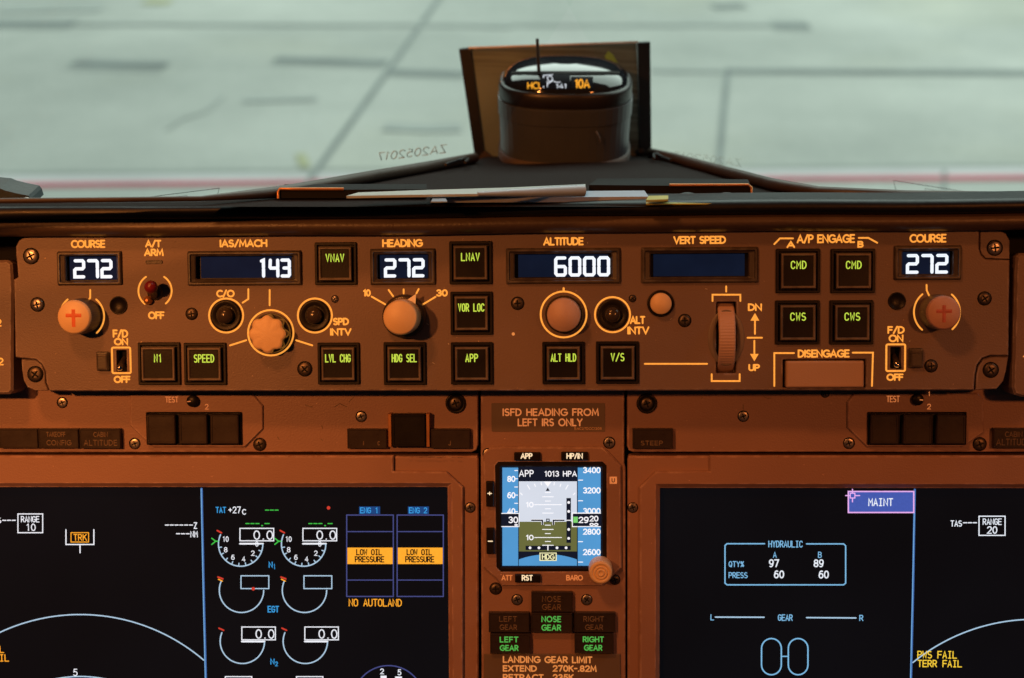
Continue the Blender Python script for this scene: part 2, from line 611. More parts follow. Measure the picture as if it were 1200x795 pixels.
G = {
    'A': (4.4, [[(0, 0), (2.2, 6), (4.4, 0)], [(.8, 1.9), (3.6, 1.9)]]),
    'B': (3.6, [[(0, 3.2), (0, 6)] + arc(2, 4.6, 1.35, 1.4, 90, -90) + [(0, 3.2), (0, 0)] + arc(2, 1.6, 1.6, 1.6, -90, 90)]),
    'C': (4.2, [arc(2.7, 3, 2.7, 3, 52, 308, 14)]),
    'D': (4.0, [[(0, 0), (0, 6)] + arc(1.2, 3, 2.8, 3, 90, -90, 12) + [(0, 0)]]),
    'E': (3.0, [[(3, 6), (0, 6), (0, 0), (3, 0)], [(0, 3.1), (2.7, 3.1)]]),
    'F': (2.9, [[(2.9, 6), (0, 6), (0, 0)], [(0, 3.1), (2.6, 3.1)]]),
    'G': (4.8, [arc(2.7, 3, 2.7, 3, 48, 335, 14) + [(5.1, 2.8), (3, 2.8)]]),
    'H': (3.8, [[(0, 0), (0, 6)], [(3.8, 0), (3.8, 6)], [(0, 3.1), (3.8, 3.1)]]),
    'I': (0.2, [[(.1, 0), (.1, 6)]]),
    'J': (2.4, [[(2.4, 6), (2.4, 1.4)] + arc(1.2, 1.4, 1.2, 1.4, 0, -170)]),
    'K': (3.6, [[(0, 0), (0, 6)], [(3.5, 6), (0, 2.6)], [(1.2, 3.7), (3.7, 0)]]),
    'L': (2.8, [[(0, 6), (0, 0), (2.8, 0)]]),
    'M': (4.8, [[(0, 0), (.5, 6), (2.4, 1.2), (4.3, 6), (4.8, 0)]]),
    'N': (3.9, [[(0, 0), (0, 6), (3.9, 0), (3.9, 6)]]),
    'O': (5.4, [arc(2.7, 3, 2.7, 3, 90, 450, 18)]),
    'P': (3.2, [[(0, 0), (0, 6)] + arc(1.7, 4.4, 1.55, 1.6, 90, -90) + [(0, 2.8)]]),
    'Q': (5.4, [arc(2.7, 3, 2.7, 3, 90, 450, 18), [(3.2, 1.8), (5, -.2)]]),
    'R': (3.4, [[(0, 0), (0, 6)] + arc(1.7, 4.4, 1.55, 1.6, 90, -90) + [(0, 2.8)], [(1.6, 2.8), (3.4, 0)]]),
    'S': (3.2, [arc(1.6, 4.5, 1.5, 1.5, 45, 270, 9) + arc(1.6, 1.55, 1.6, 1.55, 90, -140, 9)]),
    'T': (3.4, [[(0, 6), (3.4, 6)], [(1.7, 6), (1.7, 0)]]),
    'U': (3.6, [[(0, 6), (0, 1.8)] + arc(1.8, 1.8, 1.8, 1.8, 180, 360) + [(3.6, 6)]]),
    'V': (4.2, [[(0, 6), (2.1, 0), (4.2, 6)]]),
    'W': (5.6, [[(0, 6), (1.4, 0), (2.8, 5.4), (4.2, 0), (5.6, 6)]]),
    'X': (4, [[(0, 0), (4, 6)], [(0, 6), (4, 0)]]),
    'Y': (4, [[(0, 6), (2, 3), (4, 6)], [(2, 3), (2, 0)]]),
    'Z': (3.6, [[(0, 6), (3.6, 6), (0, 0), (3.6, 0)]]),
    '0': (3.6, [arc(1.8, 3, 1.8, 3, 90, 450, 16)]),
    '1': (1.6, [[(0, 4.9), (1.2, 6), (1.2, 0)]]),
    '2': (3.5, [arc(1.75, 4.3, 1.7, 1.7, 165, -35, 9) + [(0, 0), (3.5, 0)]]),
    '3': (3.4, [arc(1.6, 4.5, 1.5, 1.5, 150, -90, 9), arc(1.6, 1.55, 1.75, 1.5, 90, -150, 9)]),
    '4': (3.7, [[(2.7, 0), (2.7, 6), (0, 1.6), (3.7, 1.6)]]),
    '5': (3.4, [[(3.1, 6), (.7, 6), (.3, 3.4)] + arc(1.5, 1.95, 1.85, 1.95, 110, -140, 10)]),
    '6': (3.6, [arc(1.8, 1.9, 1.75, 1.9, 150, 510, 16), [(.05, 2.2), (.5, 4)] + arc(2.2, 4, 1.7, 2, 170, 60, 6)]),
    '7': (3.4, [[(0, 6), (3.4, 6), (1.2, 0)]]),
    '8': (3.4, [arc(1.7, 4.5, 1.45, 1.45, -90, 270, 14), arc(1.7, 1.55, 1.7, 1.5, 90, 450, 14)]),
    '9': (3.6, [arc(1.8, 4.1, 1.75, 1.9, -30, 330, 16), [(3.55, 3.8), (3.1, 2)] + arc(1.4, 2, 1.7, 2, -10, -120, 6)]),
    '/': (2.6, [[(0, -.3), (2.6, 6.3)]]),
    '-': (2.2, [[(0, 3), (2.2, 3)]]),
    '.': (0.3, [[(0, .1), (.3, .1)]]),
    '+': (3.2, [[(0, 3), (3.2, 3)], [(1.6, 1.4), (1.6, 4.6)]]),
    '%': (4, [[(0.3, 0), (3.7, 6)], arc(.8, 4.8, .75, 1, 0, 360, 8), arc(3.2, 1.2, .75, 1, 0, 360, 8)]),
    'c': (2.8, [arc(1.6, 2, 1.6, 2, 45, 315, 9)]),
    ' ': (2.0, []),
}
MONO = {
    'M': (3.6, [[(0, 0), (0, 6), (1.8, 2.6), (3.6, 6), (3.6, 0)]]),
    'W': (3.6, [[(0, 6), (.5, 0), (1.8, 3.8), (3.1, 0), (3.6, 6)]]),
    'N': (3.5, [[(0, 0), (0, 6), (3.5, 0), (3.5, 6)]]),
    'O': (3.4, [arc(1.7, 4.2, 1.7, 1.8, 180, 0, 8) + arc(1.7, 1.8, 1.7, 1.8, 0, -180, 8) + [(0, 4.2)]]),
    'C': (3.4, [arc(1.7, 4.2, 1.7, 1.8, 20, 180, 8) + arc(1.7, 1.8, 1.7, 1.8, 180, 340, 8)]),
    'G': (3.4, [arc(1.7, 4.2, 1.7, 1.8, 20, 180, 8) + arc(1.7, 1.8, 1.7, 1.8, 180, 350, 8) + [(3.4, 2.8), (2, 2.8)]]),
}
LCD = {
    '0': [[(0, 3.3), (0, 5.4), (.6, 6), (3.4, 6), (4, 5.4), (4, 3.3)], [(0, 2.7), (0, .6), (.6, 0), (3.4, 0), (4, .6), (4, 2.7)]],
    '1': [[(1.6, 5.7), (2.6, 6), (2.6, 3.3)], [(2.6, 2.7), (2.6, 0)]],
    '2': [[(.3, 6), (3.5, 6), (4, 5.5), (4, 3.6), (3.4, 3), (.6, 3), (0, 2.5), (0, 0), (3.9, 0)]],
    '3': [[(.2, 6), (3.5, 6), (4, 5.5), (4, 3.5), (3.5, 3), (1.2, 3)], [(3.5, 3), (4, 2.5), (4, .5), (3.5, 0), (.2, 0)]],
    '4': [[(.2, 6), (0, 3.4), (.4, 3), (3.4, 3)], [(4, 6), (4, 3.3)], [(4, 2.7), (4, 0)]],
    '6': [[(3.8, 6), (.6, 6), (0, 5.4), (0, .6), (.6, 0), (3.4, 0), (4, .6), (4, 2.5), (3.5, 3), (0, 3)]],
    '7': [[(.2, 6), (3.5, 6), (4, 5.5), (4, 3.3)], [(4, 2.7), (4, 0)]],
}


def letters(mb, txt, x0, x1, y0, y1, sw, z, mat, mono=False, lcd=False, gap=1.25, h=0.00012, fit=True, mirror=False, skew=0.0, rotd=0.0):
    """stroke text filling the local box x0..x1, y0..y1 (outer extents)"""
    x0 += sw / 2
    x1 -= sw / 2
    y0 += sw / 2
    y1 -= sw / 2
    sy = (y1 - y0) / 6
    items, cur = [], 0.0
    for ch in txt:
        if lcd:
            wd, st = 4, LCD.get(ch, [])
            items.append((cur, 1, st))
            cur += 4 + 2.0
        elif mono:
            wd, st = MONO.get(ch) or G[ch]
            sc = 3.4 / wd if ch not in 'I1.-' else 1
            off = (3.4 - wd * sc) / 2
            if ch == 'I':
                st = st + [[(-1, 6), (1.2, 6)], [(-1, 0), (1.2, 0)]]
            if ch == '-':
                sc, off = 3.4 / 2.2, 0
            items.append((cur + off, sc, st))
            cur += 3.4 + gap
        else:
            wd, st = G[ch]
            items.append((cur, 1, st))
            cur += wd + gap
    tot = cur - (2.0 if lcd else gap)
    sx = (x1 - x0) / tot if (fit and tot > 0.5) else sy
    cx, cy = (x0 + x1) / 2, (y0 + y1) / 2
    zz = z
    for off, sc, st in items:
        for s in st:
            pts = []
            for x, y in s:
                X = (x0 if tot > .5 else (x0 + x1) / 2) + (off + x * sc) * sx + skew * y * sy
                Y = y0 + y * sy
                if mirror:
                    X = x0 + x1 - X
                if rotd:
                    c, q = math.cos(R(rotd)), math.sin(R(rotd))
                    X, Y = cx + (X - cx) * c - (Y - cy) * q, cy + (X - cx) * q + (Y - cy) * c
                pts.append((X, Y))
            mb.ribbon(pts, sw, zz, mat, h)


# ------------------------------------------------------------------ px-driven helpers on a panel plane
class Thing:
    def __init__(self, plane, name, label, cat, px, py, z=0.0, group=None):
        self.p = plane
        x, y = plane.L(px, py, z)
        self.off = (x, y, z)
        o = bpy.data.objects.new(name, None)
        o.empty_display_size = 0.01
        COL.objects.link(o)
        o.location = plane.W(x, y, z)
        o.rotation_euler = plane.rot.to_euler()
        tag(o, label, cat, group)
        self.o = o

    def part(self, mb, name, at=None, parent=None, label=None):
        """mesh in panel coordinates -> child object whose origin is `at`"""
        a = at or self.off
        rel = (a[0] - self.off[0], a[1] - self.off[1], a[2] - self.off[2])
        o = mb.build(name, None, a)
        if parent is None:
            o.parent = self.o
            o.location = rel
        else:
            o.parent = parent
            pa = parent['_at']
            o.location = (a[0] - pa[0], a[1] - pa[1], a[2] - pa[2])
        o['_at'] = a
        if label:
            o['label'] = label
        return o

    def box(self, a, b, c, d, z=0.0):
        """pixel box x a..b, y c..d -> local x0,x1,y0,y1"""
        m = ((a + b) / 2, (c + d) / 2)
        x0 = self.p.L(a, m[1], z)[0]
        x1 = self.p.L(b, m[1], z)[0]
        y1 = self.p.L(m[0], c, z)[1]
        y0 = self.p.L(m[0], d, z)[1]
        return x0, x1, y0, y1

    def pts(self, lst, z=0.0):
        return [self.p.L(x, y, z) for x, y in lst]

    def text(self, txt, a, b, c, d, sw, mat, z=0.0001, name='legend', parent=None, mb=None, **kw):
        x0, x1, y0, y1 = self.box(a, b, c, d, z)
        own = mb is None
        mb = mb or MB()
        letters(mb, txt, x0, x1, y0, y1, sw * self.p.k((a + b) / 2, (c + d) / 2, z), z, mat, **kw)
        if own:
            return self.part(mb, name, ((x0 + x1) / 2, (y0 + y1) / 2, z), parent)

    def line(self, mb, lst, sw, mat, z=0.0001, closed=False, h=0.00012, cap=True):
        k = self.p.k(*lst[0], z)
        mb.ribbon(self.pts(lst, z), sw * k, z, mat, h, closed, cap)

    def arcpx(self, cx, cy, r, a0, a1, n=16):
        """pixel arc; angles counter-clockwise from +x as seen"""
        return [(cx + r * math.cos(R(a0 + (a1 - a0) * i / n)), cy - r * math.sin(R(a0 + (a1 - a0) * i / n))) for i in range(n + 1)]

    def poly(self, mb, lst, mat, z):
        mb.flat(self.pts(lst, z), z, mat)

    def screw(self, px, py, r, mat='steel', z=0.0, rot=20, sunk=False, parent=None, label=None):
        k = self.p.k(px, py, z)
        x, y = self.p.L(px, py, z)
        q = r * k
        mb = MB()
        mb.lathe(x, y, [(q * 1.14, z + .00005), (q * 1.12, z + .0002), (q * 1.0, z + .00022), (q * .98, z + .0001)], 'black_matte', 24, cap1=False)
        hh = .0004 if sunk else .0011
        mb.lathe(x, y, [(q * .96, z + .00006), (q * .95, z + hh * .6), (q * .8, z + hh), (q * .45, z + hh * 1.12)], mat, 24)
        c, s = math.cos(R(rot)), math.sin(R(rot))
        for dx, dy in ((c, s), (-s, c)):
            mb.ribbon([(x - dx * q * .5, y - dy * q * .5), (x + dx * q * .5, y + dy * q * .5)], q * .24, z + hh * 1.16, 'black_matte', .00008)
        return self.part(mb, 'screw', (x, y, z), parent, label)


# ================================================================== SETTING: the apron outside
def ground_pts(lst, z=GROUND):
    return [hit(x, y, (0, 0, z), Vector((0, 0, 1))) for x, y in lst]


mb = MB()
mb.add([(-150, 3, GROUND), (150, 3, GROUND), (150, 250, GROUND), (-150, 250, GROUND)], [[0, 1, 2, 3]], 'concrete')
tag(mb.build('apron'), kind='structure')


def ground_strip(mb, pts, wpx, mat, lift):
    """a strip on the ground following pixel points, tapered ends, width in metres found from pixels"""
    W = ground_pts(pts, GROUND + lift)
    vs, fs = [], []
    for i, (px, py) in enumerate(pts):
        j = min(i, len(pts) - 2)
        d = (W[j + 1] - W[j]).normalized()
        s = Vector((-d.y, d.x, 0))
        vert = abs(d.y) > abs(d.x)
        if vert:
            k = (ground_pts([(px + 1, py)])[0] - ground_pts([(px, py)])[0]).length
        else:
            k = (ground_pts([(px, py - 1)])[0] - ground_pts([(px, py)])[0]).length
        hw = wpx * k / 2
        vs += [W[i] + s * hw, W[i] - s * hw]
    for i in range(len(pts) - 1):
        a = 2 * i
        fs.append([a, a + 1, a + 3, a + 2])
    mb.add(vs, fs, mat)


mb = MB()
ground_strip(mb, [(-150, 204), (600, 197), (1350, 193)], 3, 'joint_faint', .004)
ground_strip(mb, [(-150, 212.5), (600, 206), (1350, 200)], 9, 'line_white', .004)
tag(mb.build('white_line'), kind='structure')
mb = MB()
ground_strip(mb, [(-150, 218.5), (600, 211.5), (1350, 207)], 5.5, 'line_red', .008)
tag(mb.build('red_line'), kind='structure')
mb = MB()
_gs = ground_strip


def ground_strip(mb, pts, wpx, mat, lift):
    if mat == 'joint_dark':
        _gs(mb, pts, wpx * 1.9, 'joint_faint', lift - .006)
        _gs(mb, pts, wpx * .8, mat, lift)
    else:
        _gs(mb, pts, wpx, mat, lift)


ground_strip(mb, [(531, -25), (455, 83), (362, 212), (350, 229)], 5, 'joint_dark', .012)
ground_strip(mb, [(853, 80), (847, 140), (843, 192)], 5, 'joint_dark', .012)
ground_strip(mb, [(851, 83), (1000, 84), (1350, 86)], 4, 'joint_dark', .0125)
ground_strip(mb, [(763, 82), (848, 83)], 4, 'joint_faint', .0125)
ground_strip(mb, [(456, 84), (545, 87)], 5, 'joint_dark', .0125)
ground_strip(mb, [(322, 70), (390, 72), (453, 74)], 6, 'joint_dark', .0125)
ground_strip(mb, [(85, 74), (140, 76), (195, 77)], 7, 'joint_dark', .0125)
ground_strip(mb, [(-60, 27), (20, 28), (88, 28)], 6, 'joint_dark', .0125)
ground_strip(mb, [(90, 28), (440, 29), (800, 29)], 3, 'joint_faint', .0125)
ground_strip(mb, [(905, 30), (948, 30)], 6, 'joint_dark', .0125)
ground_strip(mb, [(800, 28), (905, 29)], 4, 'joint_faint', .0125)
ground_strip(mb, [(0, 12), (60, 10), (120, 9)], 7, 'joint_pale', .0125)
ground_strip(mb, [(835, 8), (872, 6)], 4, 'joint_dark', .0125)
ground_strip(mb, [(550, 29), (600, 31)], 4, 'joint_faint', .0135)
ground_strip(mb, [(285, 117), (372, 115)], 5, 'joint_pale', .0125)
ground_strip(mb, [(195, 152), (215, 138), (240, 131), (262, 112)], 4, 'joint_pale', .0125)
ground_strip(mb, [(450, 148), (500, 150), (540, 149)], 9, 'joint_pale', .0125)
ground_strip(mb, [(1107, 200), (1106, 226)], 3, 'joint_dark', .014)
ground_strip(mb, [(352, 180), (358, 196)], 12, 'stain_yellow', .013)
ground_strip(mb, [(170, 1), (200, 2)], 6, 'stain_yellow', .013)
tag(mb.build('slab_joints'), kind='structure')

# ================================================================== GLARESHIELD
glare = Thing(MCP, 'glareshield', 'black glareshield with brown padded lip running across above the control panel', 'glareshield', 600, 280, 0.0)
GX0, GX1 = -0.50, 0.52


def gl_yz(py, z):
    return MCP.L(600, py, z)[1], z


# y of a pixel row at the picture centre, at a given stand-off z
def prof_part(rows, mat, name, smooth=True):
    mb = MB()
    vs, fs = [], []
    nx = 41
    for i in range(nx):
        x = GX0 + (GX1 - GX0) * i / (nx - 1)
        sag = 0.0003 * math.sin(x * 17) + 0.0002 * math.sin(x * 41 + 1)
        for py, z in rows:
            y, zz = gl_yz(py, z)
            vs.append((x, y + sag, zz))
    n = len(rows)
    for i in range(nx - 1):
        for j in range(n - 1):
            a = i * n + j
            fs.append([a, a + 1, a + n + 1, a + n])
    mb.add(vs, fs, mat, smooth)
    return glare.part(mb, name)


prof_part([(229, -.02), (236.2, .010), (237.6, .0135), (239.5, .0155), (243, .0168), (248, .0168), (252, .0155), (254, .0135), (254.5, .008)], 'rubber_black', 'edge_trim')
prof_part([(252, .006), (254, .0105), (257, .0122), (261, .0132), (265, .0132), (268, .0122), (271, .0098), (273, .007), (274, .003), (273.5, -.03)], 'vinyl_brown', 'padded_lip')
mb = MB()
x0, x1 = GX0, GX1
yt, yb = MCP.L(600, 262, -.028)[1], MCP.L(600, 452, -.028)[1]
mb.add([(x0, yb, -.0268), (x1, yb, -.0268), (x1, yt, -.0268), (x0, yt, -.0268)], [[0, 1, 2, 3]], 'black_matte')
glare.part(mb, 'backing_plate')

# top cover: a plane sloping down and forward from the lip
lip_w = MCP.W(0, MCP.L(600, 238, .0095)[1], .0095)
sl = R(13.0)
TOP_N = Vector((0, math.sin(sl), math.cos(sl)))


def top_pt(px, py, lift=0.0):
    return hit(px, py, lip_w + TOP_N * lift, TOP_N)


INV = MCP.rot.transposed()


def to_local(v, plane=MCP):
    return tuple(plane.inv @ (v - plane.o))


bound = [(-90, 238.5), (120, 238), (235, 236.5), (300, 232), (340, 228), (440, 210.5), (500, 200), (552, 190), (570, 184), (664, 180), (755, 182), (775, 187), (860, 209), (905, 222), (960, 230), (1060, 234.5), (1300, 234)]
mb = MB()
vs, fs = [], []
nr = 8
for i, (bx, by) in enumerate(bound):
    far = top_pt(bx, by)
    near = top_pt(bx, 242.5)
    for j in range(nr):
        t = j / (nr - 1)
        p = near.lerp(far, t)
        hump = 0.006 * math.exp(-((bx - 720) / 90) ** 2) * math.sin(math.pi * min(1, t * 1.1)) if 560 < bx < 900 else 0
        vs.append(to_local(p + TOP_N * hump))
for i in range(len(bound) - 1):
    for j in range(nr - 1):
        a = i * nr + j
        fs.append([a, a + nr, a + nr + 1, a + 1])
mb.add(vs, fs, 'vinyl_top', True)
glare.part(mb, 'top_cover')


# ================================================================== world-space tubes and prisms
def wbuild(mb, name, parent=None):
    return mb.build(name, parent)


def tube(mb, pts, r, mat, n=8):
    P = [Vector(p) for p in pts]
    rings = []
    for i, p in enumerate(P):
        d = (P[min(i + 1, len(P) - 1)] - P[max(i - 1, 0)]).normalized()
        u = d.cross(Vector((0, 0, 1)))
        if u.length < 1e-3:
            u = Vector((1, 0, 0))
        u.normalize()
        v = d.cross(u)
        rr = r[i] if isinstance(r, (list, tuple)) else r
        rings.append([tuple(p + (u * math.cos(2 * math.pi * k / n) + v * math.sin(2 * math.pi * k / n)) * rr) for k in range(n)])
    mb.loft(rings, mat, True, True, True)


def prism(mb, pts, thick, mat):
    """extrude a world polygon along thick (vector)"""
    a = [Vector(p) for p in pts]
    b = [p + thick for p in a]
    n = len(a)
    mb.add(a + b, [list(range(n)), list(range(2 * n - 1, n - 1, -1))] + [[i, n + i, n + (i + 1) % n, (i + 1) % n] for i in range(n)], mat)


def empty(name, loc, label, cat, group=None, rot=None):
    o = bpy.data.objects.new(name, None)
    o.empty_display_size = .02
    COL.objects.link(o)
    o.location = loc
    if rot:
        o.rotation_euler = rot
    return tag(o, label, cat, group)


def child(mb, name, root, label=None):
    """world-coordinate mesh as child of an unrotated root"""
    o = mb.build(name, None, tuple(root.location))
    o.location = (0, 0, 0)
    o.parent = root
    if label:
        o['label'] = label
    return o


def sub(mb, name, root, par):
    """world-coordinate mesh as sub-part: same frame as the unrotated root"""
    o = mb.build(name, None, tuple(root.location))
    o.location = (0, 0, 0)
    o.parent = par
    return o


# ---- windshield panes
def pane(side):
    if side == 'left':
        b = [(-230, 241), (-90, 238.5), (120, 236.5), (235, 235), (340, 226), (440, 208), (500, 197.5), (556, 187)]
        lab = 'left windshield pane with an etched number low beside the centre post'
    else:
        b = [(762, 181), (790, 187), (860, 206), (905, 218), (960, 228), (1060, 232.5), (1300, 231), (1460, 228)]
        lab = 'right windshield pane with a faint etched number beside the centre post'
    low = [top_pt(x, y, .003) for x, y in b]
    # pane plane: through the two ends of the lower edge, leaning back towards the seats
    ia, ib = (0, -1) if side == 'left' else (0, -1)
    a, c = low[ia], low[ib]
    along = (c - a).normalized()
    up = Vector((0, -0.62, 0.78))
    n = along.cross(up).normalized()
    up = n.cross(along).normalized()
    if up.z < 0:
        up = -up
    root = empty('windshield', low[3], lab, 'windshield', 'windshields')
    mb = MB()
    hgt = .55
    lowp = [hit(x, y, a, n) for x, y in b]
    vs = lowp + [p + up * hgt for p in lowp]
    m = len(b)
    mb.add(vs, [[i, i + 1, m + i + 1, m + i] for i in range(m - 1)], 'windshield_glass')
    child(mb, 'glass', root)
    mb = MB()
    r = []
    for (x, y), p in zip(b, low):
        r.append(.0016 if abs(x - 660) > 420 else .0042)
    tube(mb, [p + TOP_N * .001 for p in low], r, 'seal_brown', 8)
    child(mb, 'seal_strip', root)
    # dash outline mirrored in the glass, drawn as wire loops along the lower edge
    mb = MB()
    wires = ([[(145, 236.5), (190, 229), (257, 220.8), (253, 236)], [(160, 236.5), (219, 229.5), (219, 236)]] if side == 'left'
             else [[(1155, 229), (1100, 220), (1047, 212), (1051, 227.5)], [(1130, 230), (1084, 221), (1086, 229)]])
    for wl in wires:
        tube(mb, [hit(x, y, a - n * 0, n) for x, y in wl], .00022, 'wire_dark', 5)
    child(mb, 'mirrored_outline', root)
    # etched number, mirrored because it is read from outside
    mb = MB()
    txt = 'ZA2052017'
    if side == 'left':
        c0, ux, uy = (443, 188.5), (79, -9.6), (1.6, -9.2)
    else:
        c0, ux, uy = (790, 186.0), (78, 9.0), (1.0, -8.0)
    tot = sum(G[ch][0] + 1.4 for ch in txt) - 1.4
    cur = 0
    for ch in txt:
        for s in G[ch][1]:
            q = []
            for x, y in s:
                u = 1 - (cur + x) / tot
                v = y / 6
                q.append(hit(c0[0] + ux[0] * u + uy[0] * v, c0[1] + ux[1] * u + uy[1] * v, a, n))
            tube(mb, q, .00038 if side == 'left' else .00016, 'etch_grey', 4)
        cur += G[ch][0] + 1.4
    child(mb, 'etched_number', root)
    # rubber clip at the inner end
    mb = MB()
    cl = [(522, 193), (535, 188.5), (546, 185), (549, 187), (545, 190.5)] if side == 'left' else [(766, 186), (766, 181), (769, 179.5), (776, 184.5), (786, 188)]
    tube(mb, [top_pt(x, y, .006) for x, y in cl], .0011, 'rubber_black', 6)
    child(mb, 'wire_clip', root)
    return root


pane('left')
pane('right')

# ---- centre post board behind the compass
base_mid = top_pt(660, 184)
bn = Vector((0, -0.985, 0.17)).normalized()
B0 = Vector((base_mid.x, max(base_mid.y + .012, top_pt(663, 194).y + .097), base_mid.z))


def bp(px, py, back=0.0):
    return hit(px, py, B0 - bn * back, bn)


post = empty('windshield_post', bp(660, 184), 'bronze streaked centre post plate with black side rails behind the compass', 'window post')
mb = MB()
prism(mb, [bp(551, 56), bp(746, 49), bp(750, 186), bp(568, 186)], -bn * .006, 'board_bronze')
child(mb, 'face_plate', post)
for q in ([(537.7, 58), (551.4, 56.5), (568.5, 186), (557, 189)], [(747, 50.5), (762, 49.8), (763.5, 186), (750, 186)]):
    mb = MB()
    prism(mb, [bp(*c, back=-.003) for c in q], -bn * .014, 'rubber_black')
    child(mb, 'side_rail', post)
mb = MB()
prism(mb, [bp(549, 57.5, -.0035), bp(549, 55.3, -.0035), bp(748, 48.2, -.0035), bp(748, 50.4, -.0035)], -bn * .002, 'bare_metal')
child(mb, 'top_edge', post)
mb = MB()
prism(mb, [bp(709, 66, -.001), bp(713, 60, -.001), bp(718, 64, -.001), bp(724, 74, -.001), bp(722, 84, -.001), bp(713, 78, -.001)], -bn * .0008, 'green_mark')
child(mb, 'green_mark', post)  # small raised green patch on the plate
for q in ([(556, 190), (568, 177), (577, 184), (570, 193)], [(748, 176), (752, 174), (769, 188), (760, 191)]):
    mb = MB()
    prism(mb, [bp(*c, back=-.008) for c in q], -bn * .004, 'seal_brown')
    child(mb, 'foot_bracket', post)

# ---- standby compass
cb = top_pt(660.5, 194.5)
comp = empty('standby_compass', cb, 'dark oval standby compass with glossy domed top on the glareshield', 'compass')
kc = (cb - CAM_POS).length / FPX / math.cos(math.atan(math.hypot(63, 203) / FPX))


def oval(hw, hd, z, n=48, e=2.7, cx=0, cy=0):
    out = []
    for i in range(n):
        t = 2 * math.pi * i / n
        c, s = math.cos(t), math.sin(t)
        x = hw * math.copysign(abs(c) ** (2 / e), c)
        y = hd * math.copysign(abs(s) ** (2 / e), s)
        out.append((cb.x + cx + x, cb.y + cy + y, cb.z + z))
    return out


HW = 79.5 * kc
HD = HW * .95
oy = HD * .93


def ov(hw, hd, z):
    return oval(hw, hd, z, cy=oy)


Hb = .0450
mb = MB()
mb.loft([ov(HW * .955, HD * .955, -.012), ov(HW * .955, HD * .955, .0), ov(HW * .976, HD * .976, Hb * .70), ov(HW * .978, HD * .978, Hb * .705), ov(HW * .990, HD * .990, Hb * .71), ov(HW * .996, HD * .996, Hb * .97), ov(HW * .994, HD * .994, Hb), ov(HW * .97, HD * .97, Hb + .0003)], 'compass_grey', True, True)
body = child(mb, 'housing', comp)
mb = MB()
mb.loft([ov(HW * .975, HD * .975, Hb + .0004), ov(HW * .982, HD * .982, Hb + .0008), ov(HW * .982, HD * .982, Hb + .0098), ov(HW * .965, HD * .965, Hb + .012), ov(HW * .93, HD * .93, Hb + .0122)], 'compass_ring', False, True, True)
child(mb, 'cover_ring', comp)
mb = MB()
Z0 = Hb + .0122
DH = .0135
rings = []
for t in (0, 12, 26, 42, 58, 72, 82):
    c, s = math.cos(R(t)), math.sin(R(t))
    rings.append(ov(HW * .93 * c ** .8, HD * .92 * c ** .8, Z0 + DH * s))
mb.loft(rings, 'compass_glass', False, True, True)
child(mb, 'dome', comp)


def dome_pt(px, py, lift=.0006):
    """where a ray meets the dome (marching)"""
    d = ray(px, py).normalized()
    c0 = Vector((cb.x, cb.y + oy, cb.z + Z0))
    t = (c0 - CAM_POS).length - .08
    for i in range(900):
        p = CAM_POS + d * t
        q = p - c0
        a, b = abs(q.x / (HW * .93 + lift)), abs(q.y / (HD * .92 + lift))
        rr = (a ** 2.7 + b ** 2.7) ** (1 / 2.7)
        if q.z > -.001 and rr < 1:
            if q.z <= (DH + lift) * math.sqrt(max(0, 1 - rr ** 2.5)):
                return p
        t += .0002
    return hit(px, py, c0, Vector((0, -1, 0)))


def dome_patch(mb, x0, x1, y0, y1, mat, lift, nx=8, ny=4):
    vs = [dome_pt(x0 + (x1 - x0) * i / nx, y0 + (y1 - y0) * j / ny, lift) for j in range(ny + 1) for i in range(nx + 1)]
    fs = [[j * (nx + 1) + i, j * (nx + 1) + i + 1, (j + 1) * (nx + 1) + i + 1, (j + 1) * (nx + 1) + i] for j in range(ny) for i in range(nx)]
    mb.add(vs, fs, mat, True)


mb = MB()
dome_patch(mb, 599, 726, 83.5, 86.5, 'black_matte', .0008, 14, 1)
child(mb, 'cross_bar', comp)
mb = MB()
dome_patch(mb, 634, 668, 87, 104.5, 'scr_black', .0008)  # dark cockpit screen reflections, laid on the dome as patches
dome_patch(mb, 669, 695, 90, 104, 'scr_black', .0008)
refl = child(mb, 'screen_reflection', comp)
mb = MB()


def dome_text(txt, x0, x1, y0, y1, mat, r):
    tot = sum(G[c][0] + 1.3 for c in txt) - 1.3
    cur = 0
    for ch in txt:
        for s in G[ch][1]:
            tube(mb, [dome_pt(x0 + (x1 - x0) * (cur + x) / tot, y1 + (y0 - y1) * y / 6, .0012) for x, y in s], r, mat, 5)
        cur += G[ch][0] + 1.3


dome_text('HCI', 618.5, 631.5, 97, 104, 'scr_amber', .00045)  # mirrored display lettering, painted as glowing strokes on the dome
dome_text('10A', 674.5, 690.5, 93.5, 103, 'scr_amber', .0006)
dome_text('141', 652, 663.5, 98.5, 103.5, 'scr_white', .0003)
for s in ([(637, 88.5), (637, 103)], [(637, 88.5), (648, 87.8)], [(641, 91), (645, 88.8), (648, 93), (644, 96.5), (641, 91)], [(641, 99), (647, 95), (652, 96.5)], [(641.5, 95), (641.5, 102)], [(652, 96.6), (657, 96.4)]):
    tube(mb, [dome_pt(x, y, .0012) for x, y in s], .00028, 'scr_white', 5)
sub(mb, 'mirrored_reading', comp, refl)
mb = MB()
p0 = dome_pt(631.5, 84, .0)
p1 = hit(629.5, 45.5, p0, Vector((0, -1, 0)))
tube(mb, [p0, p0.lerp(p1, .5), p1], [.0014, .0013, .0012], 'wire_dark', 8)
child(mb, 'rod', comp)
mb = MB()
yy = cb.y + oy - HD * .955
